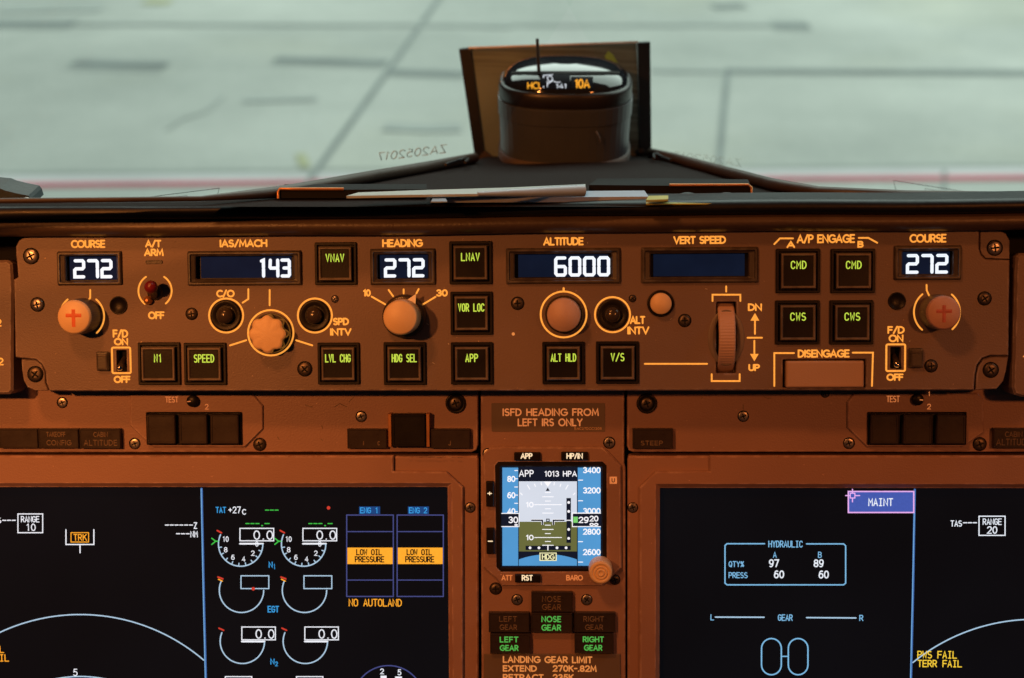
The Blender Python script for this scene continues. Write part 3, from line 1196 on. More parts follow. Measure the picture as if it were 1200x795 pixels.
for zc in (Hb * .33,):
    pa = hit(700, 153, (cb.x, yy - .0005, cb.z), Vector((0, -1, 0)))
    pb = hit(703, 166, (cb.x, yy - .0005, cb.z), Vector((0, -1, 0)))
    tube(mb, [pa + Vector((-.001, -.002, 0)), pa.lerp(pb, .5) + Vector((.0006, -.003, 0)), pb + Vector((0, -.002, 0))], .0006, 'steel', 6)
child(mb, 'latch', comp)
mb = MB()
mb.loft([oval(HW * .99, HD * .98, -.004, cy=oy), oval(HW * .99, HD * .98, .0022, cy=oy), oval(HW * .95, HD * .94, .0026, cy=oy)], 'leather_dark', False, True, True)
child(mb, 'base_pad', comp)


# ---- things lying on the glareshield edge
def slab(name, near_px, far_px, t0, t1, mat, label, cat, extra=None):
    """flat thing lying on the cover: pixel polygon unprojected on the cover plane, real thickness"""
    pts = [top_pt(x, y, t0) for x, y in near_px + far_px[::-1]]
    c = sum(pts, Vector()) / len(pts)
    root = empty(name, c - TOP_N * 0, label, cat)
    mb = MB()
    prism(mb, pts, TOP_N * t1, mat)
    main = child(mb, extra[0] if extra else 'sheet', root)
    return root


wal = slab('document_wallet', [(327, 232.5), (430, 232.5), (500, 232)], [(334, 226), (430, 225.5), (500, 225.5)], .001, .0052, 'black_matte',
           'black document wallet with copper rim lying at the left end of the papers', 'wallet', ('cover',))
mb = MB()
tube(mb, [top_pt(326, 232.8, .001), top_pt(326, 232.7, .001) + TOP_N * .004] + [top_pt(x, 232.6, .001) + TOP_N * .0056 for x in (328, 345, 375, 403)], .0010, 'copper_edge', 6)
child(mb, 'copper_rim', wal)
sh = slab('white_paper', [(406, 232.6), (470, 231.5), (600, 229.5), (686, 227)], [(420, 228.5), (500, 225.5), (600, 222.5), (686, 218.5)], .0062, .0014, 'paper_white',
          'narrow cream paper tapering over the wallet towards the compass', 'paper', ('sheet',))
mb = MB()
tube(mb, [top_pt(x, y, .0095) for x, y in [(560, 227.5), (600, 226.3), (640, 225), (684, 223.5)]], [.0012, .0022, .003, .0036], 'plastic_clear', 10)
child(mb, 'rolled_edge', sh)
sh2 = slab('lilac_paper', [(504, 237.8), (600, 237.4), (700, 236.9), (760, 236.4)], [(507, 231.5), (600, 230.5), (700, 229.5), (755, 229)], .0015, .003, 'paper_lilac',
           'lilac grey paper lying flat along the glareshield edge in front of the cream paper', 'paper', ('sheet',))
mb = MB()
prism(mb, [top_pt(x, y, .0047) for x, y in [(505, 237.5), (524, 237.3), (521, 232), (508, 232.2)]], TOP_N * .0006, 'plastic_clear')
child(mb, 'clear_corner', sh2)
mb = MB()
prism(mb, [top_pt(x, y, .0047) for x, y in [(757, 237), (783, 236), (783, 231.5), (760, 232)]], TOP_N * .0012, 'yellow_paint')
child(mb, 'yellow_tab', sh2)
fo = slab('document_folder', [(690, 228.5), (780, 229.3), (879, 229)], [(700, 220.5), (780, 220), (876, 221.5)], .001, .0062, 'black_matte',
          'black folder with reddish brown rim lying right of the papers', 'folder', ('cover',))
mb = MB()
tube(mb, [top_pt(x, y, .001) + TOP_N * .0066 for x, y in [(784, 229.4), (800, 229.4), (840, 229.2), (876, 229)]] + [top_pt(880, 229, .001) + TOP_N * .005, top_pt(881, 229.2, .001)], .0010, 'copper_edge', 6)
child(mb, 'copper_rim', fo)
ys = slab('yellow_reflection', [(757, 240.5), (1000, 239), (1100, 238.2)], [(757, 238.4), (1000, 237.6), (1100, 237.2)], .0016, .0008, 'yellow_paint',
          'thin yellow strip in place of a reflection along the glareshield edge below the folder', 'strip', ('sheet',))  # yellow reflection on the lip edge, built as a thin slab
for px, lab in ((806, 'small grey domed stud nearer the yellow tab in front of the folder'), (852, 'small grey domed stud nearer the right end of the folder')):
    c = top_pt(px, 233.5)
    o = empty('grey_stud', c, lab, 'stud', 'grey studs before the folder')
    mb = MB()
    mb.loft([[tuple(c + Vector((.0075 * a * math.cos(t), .005 * a * math.sin(t), zz))) for t in [2 * math.pi * i / 20 for i in range(20)]]
             for a, zz in ((1, -.002), (1, .001), (.85, .0026), (.5, .0036), (.15, .004))], 'grey_metal', False, True, True)
    child(mb, 'stud_cap', o)
# grey bracket at the far left
bn2 = Vector((0, -1, 0))
bc = top_pt(10, 239) + Vector((0, .07, -.014))
br = empty('visor_bracket', bc, 'grey worn metal bracket with a bolt at the left end of the glareshield', 'bracket')
mb = MB()
prism(mb, [hit(x, y, bc, bn2) for x, y in [(-40, 241.5), (38.5, 240.5), (36, 233), (33, 229.5), (18, 226.5), (6, 223.5), (0, 221), (-40, 217)]], Vector((0, .02, 0)), 'grey_metal')
child(mb, 'arm', br)
mb = MB()
c = hit(31.5, 235.5, bc + Vector((0, -.0005, 0)), bn2)
rr = [[tuple(c + Vector((q * math.cos(t), -d, q * math.sin(t)))) for t in [2 * math.pi * i / 18 for i in range(18)]] for q, d in ((.0026, 0), (.0026, .0012), (.0018, .002))]
mb.loft(rr, 'steel', False, True, True)
child(mb, 'bolt', br)

# ================================================================== MODE CONTROL PANEL
m = Thing(MCP, 'mode_control_panel', 'wide autopilot control panel with lit amber legends under the glareshield lip', 'control panel', 600, 370, 0)
WIN = [  # outer box, opening, digits, digit box
    ((67.5, 143.5, 294.5, 334.8), (77, 137, 300, 329.5), '272', (85.6, 132, 303.8, 326.5), 'display window reading 272 at the left end'),
    ((220, 354, 294, 335), (229.5, 344.5, 300, 327), '143', (301, 341, 303.2, 325.6), 'display window reading 143'),
    ((434, 510.7, 291.5, 334.3), (442, 503, 298, 327.5), '272', (449.8, 497.7, 302.8, 325.4), 'display window reading 272 near the middle'),
    ((593, 727.4, 290.7, 333), (603, 717, 297.5, 326), '6000', (649.4, 715, 300.5, 324.3), 'display window reading 6000'),
    ((751.3, 888.5, 289.7, 332), (762, 877.5, 297, 325), '', None, 'blank dark blue display window'),
    ((1047.2, 1126.5, 287.7, 328.5), (1057, 1117, 294.5, 322.5), '272', (1061.6, 1111.4, 297.8, 321), 'display window reading 272 at the right end'),
]


def bx(t, a, b, c, d, z=0):
    x0, x1, y0, y1 = t.box(a, b, c, d, z)
    return rrect(x0, x1, y0, y1, .0004, 1)


outline = [(18.5, 300), (18.5, 289), (22, 282), (29, 278), (40, 276.5), (600, 272.5), (1147.5, 269), (1147.5, 292), (1150, 299), (1155, 304), (1183.3, 305),
           (1182, 417), (1160, 417), (1151, 420), (1145, 428), (1142.5, 440), (1141.5, 457.5), (600, 458.2), (58, 458.5), (54, 449), (53, 436), (49, 427), (42, 421.5), (25, 420),
           (18, 418.5), (16, 328), (21, 325), (19.8, 310)]
holes = [bx(m, o[0] + 3, o[1] - 3, o[2] + 3, o[3] - 3) for _, o, *_r in [(0, w_[0]) for w_ in WIN]]
holes += [bx(m, 839.5, 863, 354, 437.8), bx(m, 136.5, 148.5, 410.5, 436), bx(m, 1043.5, 1056, 407, 432.5), bx(m, 917.5, 1014.5, 421.5, 454.6)]
mb = MB()
mb.plate(m.pts(outline), -.025, 0, 'panel_grey', .0007, holes, [.0002] * 6 + [.0006, .0003, .0003, .0006])
m.part(mb, 'faceplate')
for q, lab in (([(25, 421), (42, 422), (48.5, 427.5), (52, 436), (53, 449), (56.5, 458), (41, 458), (32, 454), (27.5, 446), (25.5, 434)], 0),
               ([(1161, 418), (1182, 418), (1179, 435), (1176, 447), (1168, 456), (1143.5, 457), (1144, 440), (1146.5, 429), (1152, 421)], 0),
               ([(1148.5, 269), (1170, 269.5), (1179, 274), (1183.3, 282), (1183.3, 304), (1155.5, 303), (1151, 298.5), (1148.5, 292)], 0)):
    mb = MB()
    mb.plate(m.pts(q, -.002), -.025, -.0022, 'panel_grey', .0005)
    m.part(mb, 'corner_tab')
for px, py, r, z in ((36.5, 300.3, 8.5, 0), (44, 357, 7.5, 0), (41.5, 438.7, 8.5, -.0022), (224.7, 368, 6.5, 0), (357.3, 432.5, 8, 0), (392.6, 350.6, 4, 0), (606.6, 355.7, 7, 0),
                     (741.2, 350, 4, 0), (802.4, 375.8, 7, 0), (1153.7, 350, 7.5, 0), (1091, 429, 7, 0), (1165.6, 290.7, 8.5, -.0022), (1161, 433.7, 8.5, -.0022)):
    m.screw(px, py, r, 'steel' if px in (36.5, 44, 392.6, 1165.6) else 'dark_steel', z, random.uniform(0, 80))

for (o, i, dg, db, lab) in WIN:
    x0, x1, y0, y1 = m.box(*o)
    X0, X1, Y0, Y1 = m.box(*i)
    k = m.p.k(o[0], o[2])
    mb = MB()
    ins = (x1 - x0 - (X1 - X0)) / 2
    rings = []
    for d, z in ((0, 0.0001), (.0004, .0019), (.0011, .0024), (.0019, .0024), (.0022, .0016), (.0026, .0012)):
        rings.append([(x, y, z) for x, y in rrect(x0 + d, x1 - d, y0 + d, y1 - d, .0008, 2)])
    rings.append([(x, y, .0008) for x, y in rrect(X0 - .0006, X1 + .0006, Y0 - .0006, Y1 + .0006, .0008, 2)])
    rings.append([(x, y, .0003) for x, y in rrect(X0, X1, Y0, Y1, .0008, 2)])
    rings.append([(x, y, -.0042) for x, y in rrect(X0, X1, Y0, Y1, .0008, 2)])
    mb.loft(rings, 'frame_plastic', False, False)
    at = ((x0 + x1) / 2, (y0 + y1) / 2, 0)
    fr = m.part(mb, 'display_window', at, label=lab)
    mb = MB()
    e = .0009
    mb.add([(X0 - e, Y0 - e, -.004), (X1 + e, Y0 - e, -.004), (X1 + e, Y1 + e, -.004), (X0 - e, Y1 + e, -.004)], [[0, 1, 2, 3]], 'black_plastic')
    w_ = (X1 - X0) * .035
    top = Y1 - (Y1 - Y0) * .03
    mb.add([(X0 + w_, Y0 + (Y1 - Y0) * .04, -.0038), (X1 - w_, Y0 + (Y1 - Y0) * .04, -.0038), (X1 - w_, top, -.0038), (X0 + w_, top, -.0038)], [[0, 1, 2, 3]], 'lcd_blue')
    m.part(mb, 'screen_glass', (at[0], at[1], -.004), fr)
    if dg:
        mb = MB()
        a, b, c, d = m.box(*db, -.0036)
        letters(mb, dg, a, b, c, d, 3.8 * k, -.0036, 'lcd_white', lcd=True, skew=.0)
        m.part(mb, 'digits', ((a + b) / 2, (c + d) / 2, -.0036), fr)


def button(t, x0p, x1p, y0p, y1p, txt, tw, sink=0.0):
    x0, x1, y0, y1 = t.box(x0p, x1p, y0p, y1p)
    k = (x1 - x0) / (x1p - x0p)
    at = ((x0 + x1) / 2, (y0 + y1) / 2, 0)
    mb = MB()
    mb.rblock(x0, x1, y0, y1, [(0, .0001), (.0002, .0015), (.0005, .0018), (.0016, .0018), (.002, .0014), (.0022, .0003)], .0008, 'black_plastic')
    h = t.part(mb, 'push_button', at)
    mb = MB()
    d0 = .0029
    zt = .0042
    mb.rblock(x0, x1, y0, y1, [(d0, .0004), (d0, zt - .0007)], .0012, 'cap_plastic', cap1=False)
    mb.rblock(x0, x1, y0, y1, [(d0, zt - .0007), (d0 + .0005, zt), (d0 + .0011, zt), (d0 + .0016, zt - .0006)], .0012, 'cap_rim', cap1=False)
    mb.rblock(x0, x1, y0, y1, [(d0 + .0016, zt - .0006), (d0 + .0019, zt - .0007)], .0012, 'cap_plastic')
    t.part(mb, 'button_cap', at, h)
    if txt:
        cx = (x0p + x1p) / 2
        cy = y0p + (y1p - y0p) * .365
        # drawn on the cap, which stands proud: work in the cap's own plane
        zc = zt - .00055
        lx, ly = at[0], y1 - (y1 - y0) * .365
        mb = MB()
        letters(mb, txt, lx - tw * k / 2, lx + tw * k / 2, ly - 4.9 * k, ly + 4.9 * k, 1.35 * k, zc, 'green_yellow', mono=True, gap=1.9)
        t.part(mb, 'legend', (lx, ly, zc), h)
    return h


for b in ((162.3, 212.2, 401.2, 451.3, 'N1', 9.5), (216, 266, 401.7, 451.3, 'SPEED', 24), (369, 418.5, 284, 334.3, 'VNAV', 22), (372.4, 422, 401.5, 450.8, 'LVL CHG', 30),
          (449.6, 499.7, 401, 451.3, 'HDG SEL', 29.5), (526.6, 577, 282.7, 333.5, 'LNAV', 22), (527.9, 577.7, 341.8, 392.6, 'VOR LOC', 31), (528.4, 578.2, 401, 450.8, 'APP', 15),
          (635.5, 685.3, 400.5, 450.5, 'ALT HLD', 30), (698.4, 748.8, 400, 450, 'V/S', 16), (908.8, 960.9, 291.5, 343.8, 'CMD', 18.5), (973, 1025.3, 291.5, 343.8, 'CMD', 18.5),
          (908, 960.4, 352, 404, 'CWS', 18.5), (971.7, 1023.3, 351.9, 404, 'CWS', 18.5)):
    button(m, *b)

for txt, a, b, c, d in (('COURSE', 83, 123.4, 281.3, 290.9), ('A/T', 170, 189, 281.3, 290.2), ('ARM', 168.7, 191.8, 291.6, 300.5), ('OFF', 173.5, 192.8, 365.2, 374.4),
                        ('C/O', 253.4, 275, 339.8, 348.8), ('IAS/MACH', 257.2, 313.3, 280.7, 290), ('HEADING', 447.8, 495.2, 280.4, 289.9), ('SPD', 390, 409, 372.6, 381.5),
                        ('INTV', 386.6, 412, 384.8, 393.6), ('10', 425.5, 434.5, 339.2, 347.8), ('30', 511, 524.8, 339.2, 347.8), ('ALTITUDE', 636.5, 684, 278.2, 287.9),
                        ('ALT', 738, 756.2, 370.5, 380), ('INTV', 735, 761, 382.8, 392.2), ('VERT SPEED', 789, 850.8, 276.7, 286.2), ('A/P ENGAGE', 933.6, 1002, 274.8, 285.2),
                        ('A', 921.7, 931.8, 282.7, 290.9), ('B', 1004.8, 1012, 282.5, 290.5), ('DN', 876.4, 893, 355.8, 364.7), ('UP', 877, 890.5, 426.8, 435.2),
                        ('DISENGAGE', 934.8, 995.7, 409.8, 419.3), ('COURSE', 1065.8, 1109.2, 274.4, 284.6), ('F/D', 132, 150.2, 386.4, 396), ('ON', 133.4, 150.2, 396.3, 405),
                        ('OFF', 133.2, 153, 440.6, 449.2), ('F/D', 1040, 1060.2, 382.4, 391.4), ('ON', 1041.3, 1058.8, 392.2, 401.2), ('OFF', 1038.8, 1058.8, 438, 446.6)):
    m.text(txt, a, b, c, d, 2.0, 'amber_light' if d > 300 else 'amber_light', gap=1.15)


def marking(strokes, sw, name='scale_mark', mat='amber_light'):
    for s in strokes:
        mb = MB()
        m.line(mb, s, sw, mat)
        x, y = m.p.L(*s[0])
        m.part(mb, name, (x, y, 0))


marking([[(907.4, 286.3), (914, 279.6), (929.3, 279.6)]], 2, 'bracket_line')
marking([[(1006.3, 279), (1017.6, 279), (1028, 284.7)]], 2, 'bracket_line')
marking([[(907.4, 452.5), (907.4, 414), (930.5, 414)], [(999.2, 413.5), (1023, 413.5), (1021.8, 452.5)]], 2, 'bracket_line')
marking([[(835, 353), (835, 345.6), (867.6, 345.6), (867.6, 353)], [(851, 335.8), (851, 342)]], 2, 'bracket_line')
marking([[(834, 438.7), (834, 446.8), (866.8, 446.8), (866.8, 438.7)]], 2, 'bracket_line')
marking([[(755.6, 426.6), (828.6, 426.6)]], 2, 'bracket_line')
marking([[(876, 396), (893, 396)]], 2, 'bracket_line')
mb = MB()
m.line(mb, [(884.7, 391.5), (884.7, 374)], 2, 'amber_light')
m.poly(mb, [(879.5, 376), (884.7, 367), (889.8, 376)], 'amber_light', .00015)
m.part(mb, 'arrow_mark', (*m.p.L(884.7, 380), 0))
mb = MB()
m.line(mb, [(884, 399.5), (884, 416)], 2, 'amber_light')
m.poly(mb, [(879, 415), (889, 415), (884, 423.5)], 'amber_light', .00015)
m.part(mb, 'arrow_mark', (*m.p.L(884, 410), 0))
marking([m.arcpx(96, 371, 26, 130, 178), m.arcpx(96, 371, 26, 50, -48), [(105.7, 340), (105.7, 349), (102.4, 354.4)]], 2)
marking([m.arcpx(1098, 366, 27, 129, 230), m.arcpx(1098, 366, 27, 50, -48), [(1085.8, 334), (1086, 340.5), (1090, 349)]], 2)
marking([m.arcpx(181.7, 341, 19.5, 123, 232), m.arcpx(181.7, 341, 19.5, 57, -50)], 2)
for cx, cy, r in ((265, 370, 20), (369, 370, 20), (317.3, 390.2, 26.6), (660.5, 368.7, 26.9), (717.8, 369, 20.6)):
    mb = MB()
    q = m.arcpx(cx, cy, r, 0, 360, 40)[:-1]
    m.line(mb, q, 2.1, 'amber_light', closed=True)
    m.part(mb, 'ring_mark', (*m.p.L(cx, cy), 0))
marking([[(316, 340), (316, 358)], [(291, 339), (291, 350.6), (284.3, 355)], [(269.5, 405), (288.6, 399)], [(347, 399), (366, 405)]], 2)
marking([[(435.5, 347.8), (451.6, 357)], [(455.4, 340), (460.6, 347.3)], [(473, 339.3), (473, 344)], [(490.6, 339), (488, 344)], [(495.6, 357), (510.5, 348)]], 2)
marking([[(660.5, 338), (660.5, 341.5)]], 2.4)
mb = MB()
m.poly(mb, m.arcpx(601.5, 391.6, 1.9, 0, 330, 11), 'amber_soft', .0001)
m.part(mb, 'dot_mark', (*m.p.L(601.5, 391.6), 0))


def knob(t, px, py, prof, mats, name='knob', label=None, n=40, wob=None, z=0.0, parent=None, flut=False):
    x, y = t.p.L(px, py, z)
    k = t.p.k(px, py, z)
    mb = MB()
    for seg, mat in zip(prof, mats):
        mb.lathe(x, y, [(r * k, z + zz) for r, zz in seg], mat, n, wob=wob)
    return t.part(mb, name, (x, y, z), parent, label)


# course knobs with red cross
for px, py, lab, rr in ((98, 370.5, 'course knob at the left end with a bright red cross', 19), (1097.5, 365.5, 'course knob at the right end with a faint red cross', 19.5)):
    kb = knob(m, px, py, [[(rr + 1.5, .0001), (rr + 1.2, .006), (rr + .5, .0155)], [(rr + .5, .0156), (rr - .6, .0172), (rr - 2, .0178), (1, .0178)]], ['knob_grey', 'knob_tan' if px < 600 else 'knob_red'], label=lab, n=144, wob=lambda a, z: 1 + .010 * math.cos(48 * a))
    x, y = m.p.L(px, py)
    k = m.p.k(px, py)
    mb = MB()
    mb.ribbon([(x, y + 9 * k), (x, y - 11 * k)], 4.2 * k, .01785, 'red_mark' if px < 600 else 'red_faint', .0001, cap=False)
    mb.ribbon([(x - 9 * k, y + 2 * k), (x + 9 * k, y + 2 * k)], 4.2 * k, .01783, 'red_mark' if px < 600 else 'red_faint', .0001, cap=False)
    m.part(mb, 'red_cross', (x, y, .0178), kb)
# speed knob, fluted
kb = knob(m, 318.2, 390.5, [[(23.5, .0001), (23, .003), (22.5, .0045)]], ['knob_gloss'], label='fluted speed selector knob with pale face')
x, y = m.p.L(318.2, 390.5)
k = m.p.k(318, 390)
mb = MB()
fl = lambda a, z: 1 + .055 * math.cos(8 * a) - (.02 if math.cos(8 * a) < -.5 else 0)
mb.lathe(x, y, [(21.5 * k, .0045), (20.5 * k, .012)], 'knob_gloss', 80, wob=fl, cap1=False)
mb.lathe(x, y, [(20.5 * k, .012), (19 * k, .0128), (17.5 * k, .013), (1 * k, .0131)], 'knob_tan', 80, wob=fl)
m.part(mb, 'fluted_cap', (x, y, .0045), kb)
# heading knob: skirt with pointer and long cap
kb = knob(m, 474.5, 370.5, [[(25.5, .0001), (25, .006), (23.8, .0075), (20, .0078)], [(20.6, .0078), (20, .021), (19, .0228), (17.5, .0235), (1, .0236)]], ['knob_gloss', 'knob_tan'], label='heading selector knob with an amber pointer', n=144, wob=lambda a, z: 1 + .010 * math.cos(48 * a))
x, y = m.p.L(474.5, 370.5)
k = m.p.k(475, 370)
mb = MB()
c, s = math.cos(R(60)), math.sin(R(60))
tip = (x + c * 30 * k, y + s * 30 * k)
b0 = (x + c * 20 * k - s * 5 * k, y + s * 20 * k + c * 5 * k)
b1 = (x + c * 20 * k + s * 5 * k, y + s * 20 * k - c * 5 * k)
mb.plate([tip, b0, b1], .0078, .0095, 'amber_soft', .0002)
m.part(mb, 'pointer', (x, y, .0078), kb)
# altitude knob, round button
kb = knob(m, 661, 368.5, [[(22.5, .0001), (22, .004), (21, .0046)], [(19.8, .0046), (19.4, .0128), (18.4, .0138), (1, .0142)]], ['knob_gloss', 'wheel_tan'], label='smooth altitude selector knob inside an amber ring')
kb = knob(m, 774.2, 355.8, [[(15.8, .0001), (15.6, .0012), (13.8, .0014), (13.2, .0004)], [(12.6, .0004), (12.4, .0045), (11.6, .0052), (1, .0054)]], ['black_plastic', 'knob_tan'], name='round_button')
# three small plunger buttons
for px, py in ((265, 370), (369, 370), (717.8, 369)):
    kb = knob(m, px, py, [[(18.3, .0001), (17.8, .0009), (16, .0011), (11.5, .0002)]], ['black_plastic'], name='plunger_button')
    x, y = m.p.L(px, py)
    k = m.p.k(px, py)
    mb = MB()
    mb.lathe(x, y, [(9.5 * k, .0003), (9.3 * k, .003), (7.6 * k, .0048), (4 * k, .0056), (1 * k, .0058)], 'knob_gloss', 28)
    m.part(mb, 'button_cap', (x, y, .0003), kb)
# light sensors
for px, py in ((139, 358), (1051, 353)):
    knob(m, px, py, [[(10.6, .0001), (10.3, .0007), (9.2, .0007), (8.6, .0002), (1, .0002)]], ['black_plastic'], name='light_sensor')
# autothrottle toggle
kb = knob(m, 182, 343, [[(9, .0001), (8.5, .0018), (6, .0022)]], ['dark_steel'], name='toggle_switch', label='arming switch with a red tip')
x, y = m.p.L(182, 343)
k = m.p.k(182, 343)


def lever(t, at, k, base, tip, r0, r1, mat, tipmat, name, par, ztip):
    mb = MB()
    P = [Vector((*base, .0015)), Vector(((base[0] * .4 + tip[0] * .6), (base[1] * .4 + tip[1] * .6), ztip * .62)), Vector((*tip, ztip))]
    tube(mb, P, [r0, (r0 + r1) / 2, r1], mat, 14)
    d = (P[2] - P[1]).normalized()
    tube(mb, [P[2] - d * r1 * .2, P[2] + d * r1 * .5, P[2] + d * r1 * 1.0, P[2] + d * r1 * 1.2], [r1 * 1.12, r1 * 1.12, r1 * .8, r1 * .25], tipmat, 14)
    return t.part(mb, name, at, par)


lever(m, (x, y, 0), k, (x, y - 3 * k), (x + 1.5 * k, y + 6.5 * k), 4.6 * k, 6.6 * k, 'knob_gloss', 'red_tip', 'lever', kb, .011)
mb = MB()
x2, y2 = m.p.L(174.5, 352)
mb.lathe(x2, y2, [(5.2 * k, .0003), (5 * k, .0025), (3.6 * k, .0042), (1.4 * k, .0048)], 'copper_edge', 20)
m.part(mb, 'latch_pin', (x2, y2, 0), kb)
mb = MB()
mb.rblock(*m.box(170.5, 190.5, 305, 309.5), [(0, .0001), (.0002, .0008), (.0005, .0008), (.0007, .0002)], .0008, 'frame_plastic')
m.part(mb, 'indicator_slot', (*m.p.L(180, 307), 0))
# flight director switches
for ob, slot, lens, tip in (((131.5, 153, 407.5, 437.5), (137, 148, 411, 435.5), (114.5, 128.4, 412, 434.5), (139.5, 431)), ((1038.6, 1060.6, 403.8, 435), (1044, 1055.5, 407.5, 432), (1065, 1081, 408, 431), (1050.5, 428))):
    mb = MB()
    x0, x1, y0, y1 = m.box(*ob)
    q = rrect(x0, x1, y0, y1, .0009, 3)
    mb.ribbon(q, .00115, .0001, 'amber_light', closed=True)
    m.part(mb, 'switch_outline', ((x0 + x1) / 2, (y0 + y1) / 2, 0))
    x0, x1, y0, y1 = m.box(*slot)
    mb = MB()
    mb.add([(x0 - .0005, y0 - .0005, -.006), (x1 + .0005, y0 - .0005, -.006), (x1 + .0005, y1 + .0005, -.006), (x0 - .0005, y1 + .0005, -.006)], [[0, 1, 2, 3]], 'black_matte')
    sw_ = m.part(mb, 'toggle_switch', ((x0 + x1) / 2, (y0 + y1) / 2, -.006))
    cx, cy = (x0 + x1) / 2, (y0 + y1) / 2
    k = m.p.k(slot[0], slot[2])
    mb = MB()
    P = [Vector((cx, cy + 3 * k, -.006)), Vector((cx, cy - 2 * k, -.001)), Vector((cx - .2 * k, cy - 8 * k, .004))]
    tube(mb, P, [2.6 * k, 3.2 * k, 3.6 * k], 'dark_steel', 12)
    d = (P[2] - P[1]).normalized()
    tube(mb, [P[2], P[2] + d * 1.6 * k, P[2] + d * 2.6 * k], [3.4 * k, 2.4 * k, .5 * k], 'chrome', 12)
    m.part(mb, 'lever', (cx, cy, -.006), sw_)
    mb = MB()
    x0, x1, y0, y1 = m.box(*lens)
    mb.rblock(x0, x1, y0, y1, [(0, .0001), (0, .0022), (.0006, .003), (.0014, .0032)], .001, 'frame_plastic')
    mb.ribbon([(x0 + .001, y1 - .0028), (x1 - .0012, y1 - .0026)], .0006, .00325, 'dark_steel')
    m.part(mb, 'indicator_lamp', ((x0 + x1) / 2, (y0 + y1) / 2, 0))
# vertical speed thumbwheel: dished recess and ridged wheel
x, y = m.p.L(851, 396)
k = m.p.k(851, 396)
mb = MB()
n = 48
ringA = [(x + 21.5 * k * math.cos(t), y + 33 * k * math.sin(t), .00015) for t in [2 * math.pi * i / n for i in range(n)]]
ringB = [(x + 20 * k * math.cos(t), y + 31.5 * k * math.sin(t), .0006) for t in [2 * math.pi * i / n for i in range(n)]]
ringC = [(x + 14 * k * math.cos(t), y + 29.5 * k * math.sin(t), .0002) for t in [2 * math.pi * i / n for i in range(n)]]
mb.loft([ringA, ringB, ringC], 'knob_grey', False, False, True)
th = m.part(mb, 'thumbwheel', (x, y, 0))
mb = MB()
hw_ = 9.8 * k
Rw = .026
zc = -.0185
yc = y
seg = 96
rings = []
for i in range(seg + 1):
    a = R(-75 + 150 * i / seg)
    rr = Rw * (1 + (.003 if i % 3 < 2 else -.003))
    yy, zz = yc + .0224 / math.sin(R(75)) * math.sin(a), zc + rr * math.cos(a)
    rings.append([(x - hw_, yy, zz - .0008), (x - hw_ * .86, yy, zz), (x + hw_ * .86, yy, zz), (x + hw_, yy, zz - .0008)])
vs = [p for r_ in rings for p in r_]
fs = []
for i in range(seg):
    for j in range(3):
        a = 4 * i + j
        fs.append([a, a + 1, a + 5, a + 4])
mb.add(vs, fs, 'wheel_tan')
m.part(mb, 'wheel', (x, y, 0), th)
mb = MB()
x0, x1, y0, y1 = m.box(838, 864, 352, 440, -.02)
mb.add([(x0, y0, -.021), (x1, y0, -.021), (x1, y1, -.021), (x0, y1, -.021)], [[0, 1, 2, 3]], 'black_matte')
m.part(mb, 'wheel_well', (x, y, -.02), th)
# disengage bar
x0, x1, y0, y1 = m.box(916, 1016, 420, 456, -.008)
mb = MB()
mb.add([(x0, y0, -.008), (x1, y0, -.008), (x1, y1, -.008), (x0, y1, -.008)], [[0, 1, 2, 3]], 'black_matte')
x0, x1, y0, y1 = m.box(920.7, 1011.5, 423, 454.2)
mb.rblock(x0, x1, y0, y1, [(0, -.008), (0, .002), (.0006, .0028), (.0012, .003)], .0008, 'bar_tan')
m.part(mb, 'disengage_bar', ((x0 + x1) / 2, (y0 + y1) / 2, 0))

# specks of dust and small paint chips on the face
mb = MB()
rs = random.Random(3)
for _ in range(70):
    px, py = rs.uniform(24, 1176), rs.uniform(283, 455)
    if any(w_[0][0] - 3 < px < w_[0][1] + 3 and w_[0][2] - 3 < py < w_[0][3] + 3 for w_ in WIN) or (836 < px < 1018 and py > 350):
        continue
    a_ = rs.uniform(0, 6.28)
    l_ = rs.choice([.5, .6, .8, 1.0, 2.5])
    m.line(mb, [(px, py), (px + l_ * math.cos(a_), py + l_ * math.sin(a_))], rs.uniform(.35, .8), rs.choice(['knob_tan', 'bare_metal', 'faint_mark', 'faint_mark']), .00012, h=.00004)
tag(m.part(mb, 'dust_speck'), kind='stuff')

# ---- neighbouring control panels, left and right of the mode control panel
for side, q, lab in (('l', [(-60, 306), (8, 305), (13, 309), (14.5, 330), (14, 458), (10, 462.5), (-60, 462.5)], 'neighbouring brown control panel cut off by the left edge'),
                     ('r', [(1250, 296), (1196, 297), (1191.5, 301), (1190.5, 320), (1187, 455), (1190, 463), (1198, 465.5), (1250, 466)], 'neighbouring brown control panel cut off by the right edge')):
    s = Thing(MCP, 'side_control_panel', lab, 'control panel', q[1][0], 380, 0, 'side control panels')
    mb = MB()
    mb.plate(s.pts(q), -.025, -.001, 'panel_grey', .0014)
    s.part(mb, 'faceplate')
    if side == 'l':
        s.text('2', -2.5, 4.2, 419.5, 428.5, 1.7, 'amber_light', -.0008)
        s.text('2', -4.5, 1.8, 374, 383, 1.7, 'amber_light', -.0008)
    else:
        s.text('1', 1198.5, 1203, 416, 425, 1.7, 'amber_soft', -.0008)

# ================================================================== LOWER PANELS
frm = Thing(LOW, 'panel_frame', 'black frame seen only in the gaps between the lower instrument panels', 'frame', 600, 600, -.012)
mb = MB()
x0, x1, y0, y1 = frm.box(-80, 1330, 430, 975, -.012)
mb.add([(x0, y0, -.012), (x1, y0, -.012), (x1, y1, -.012), (x0, y1, -.012)], [[0, 1, 2, 3]], 'black_matte')
frm.part(mb, 'back_sheet', None)


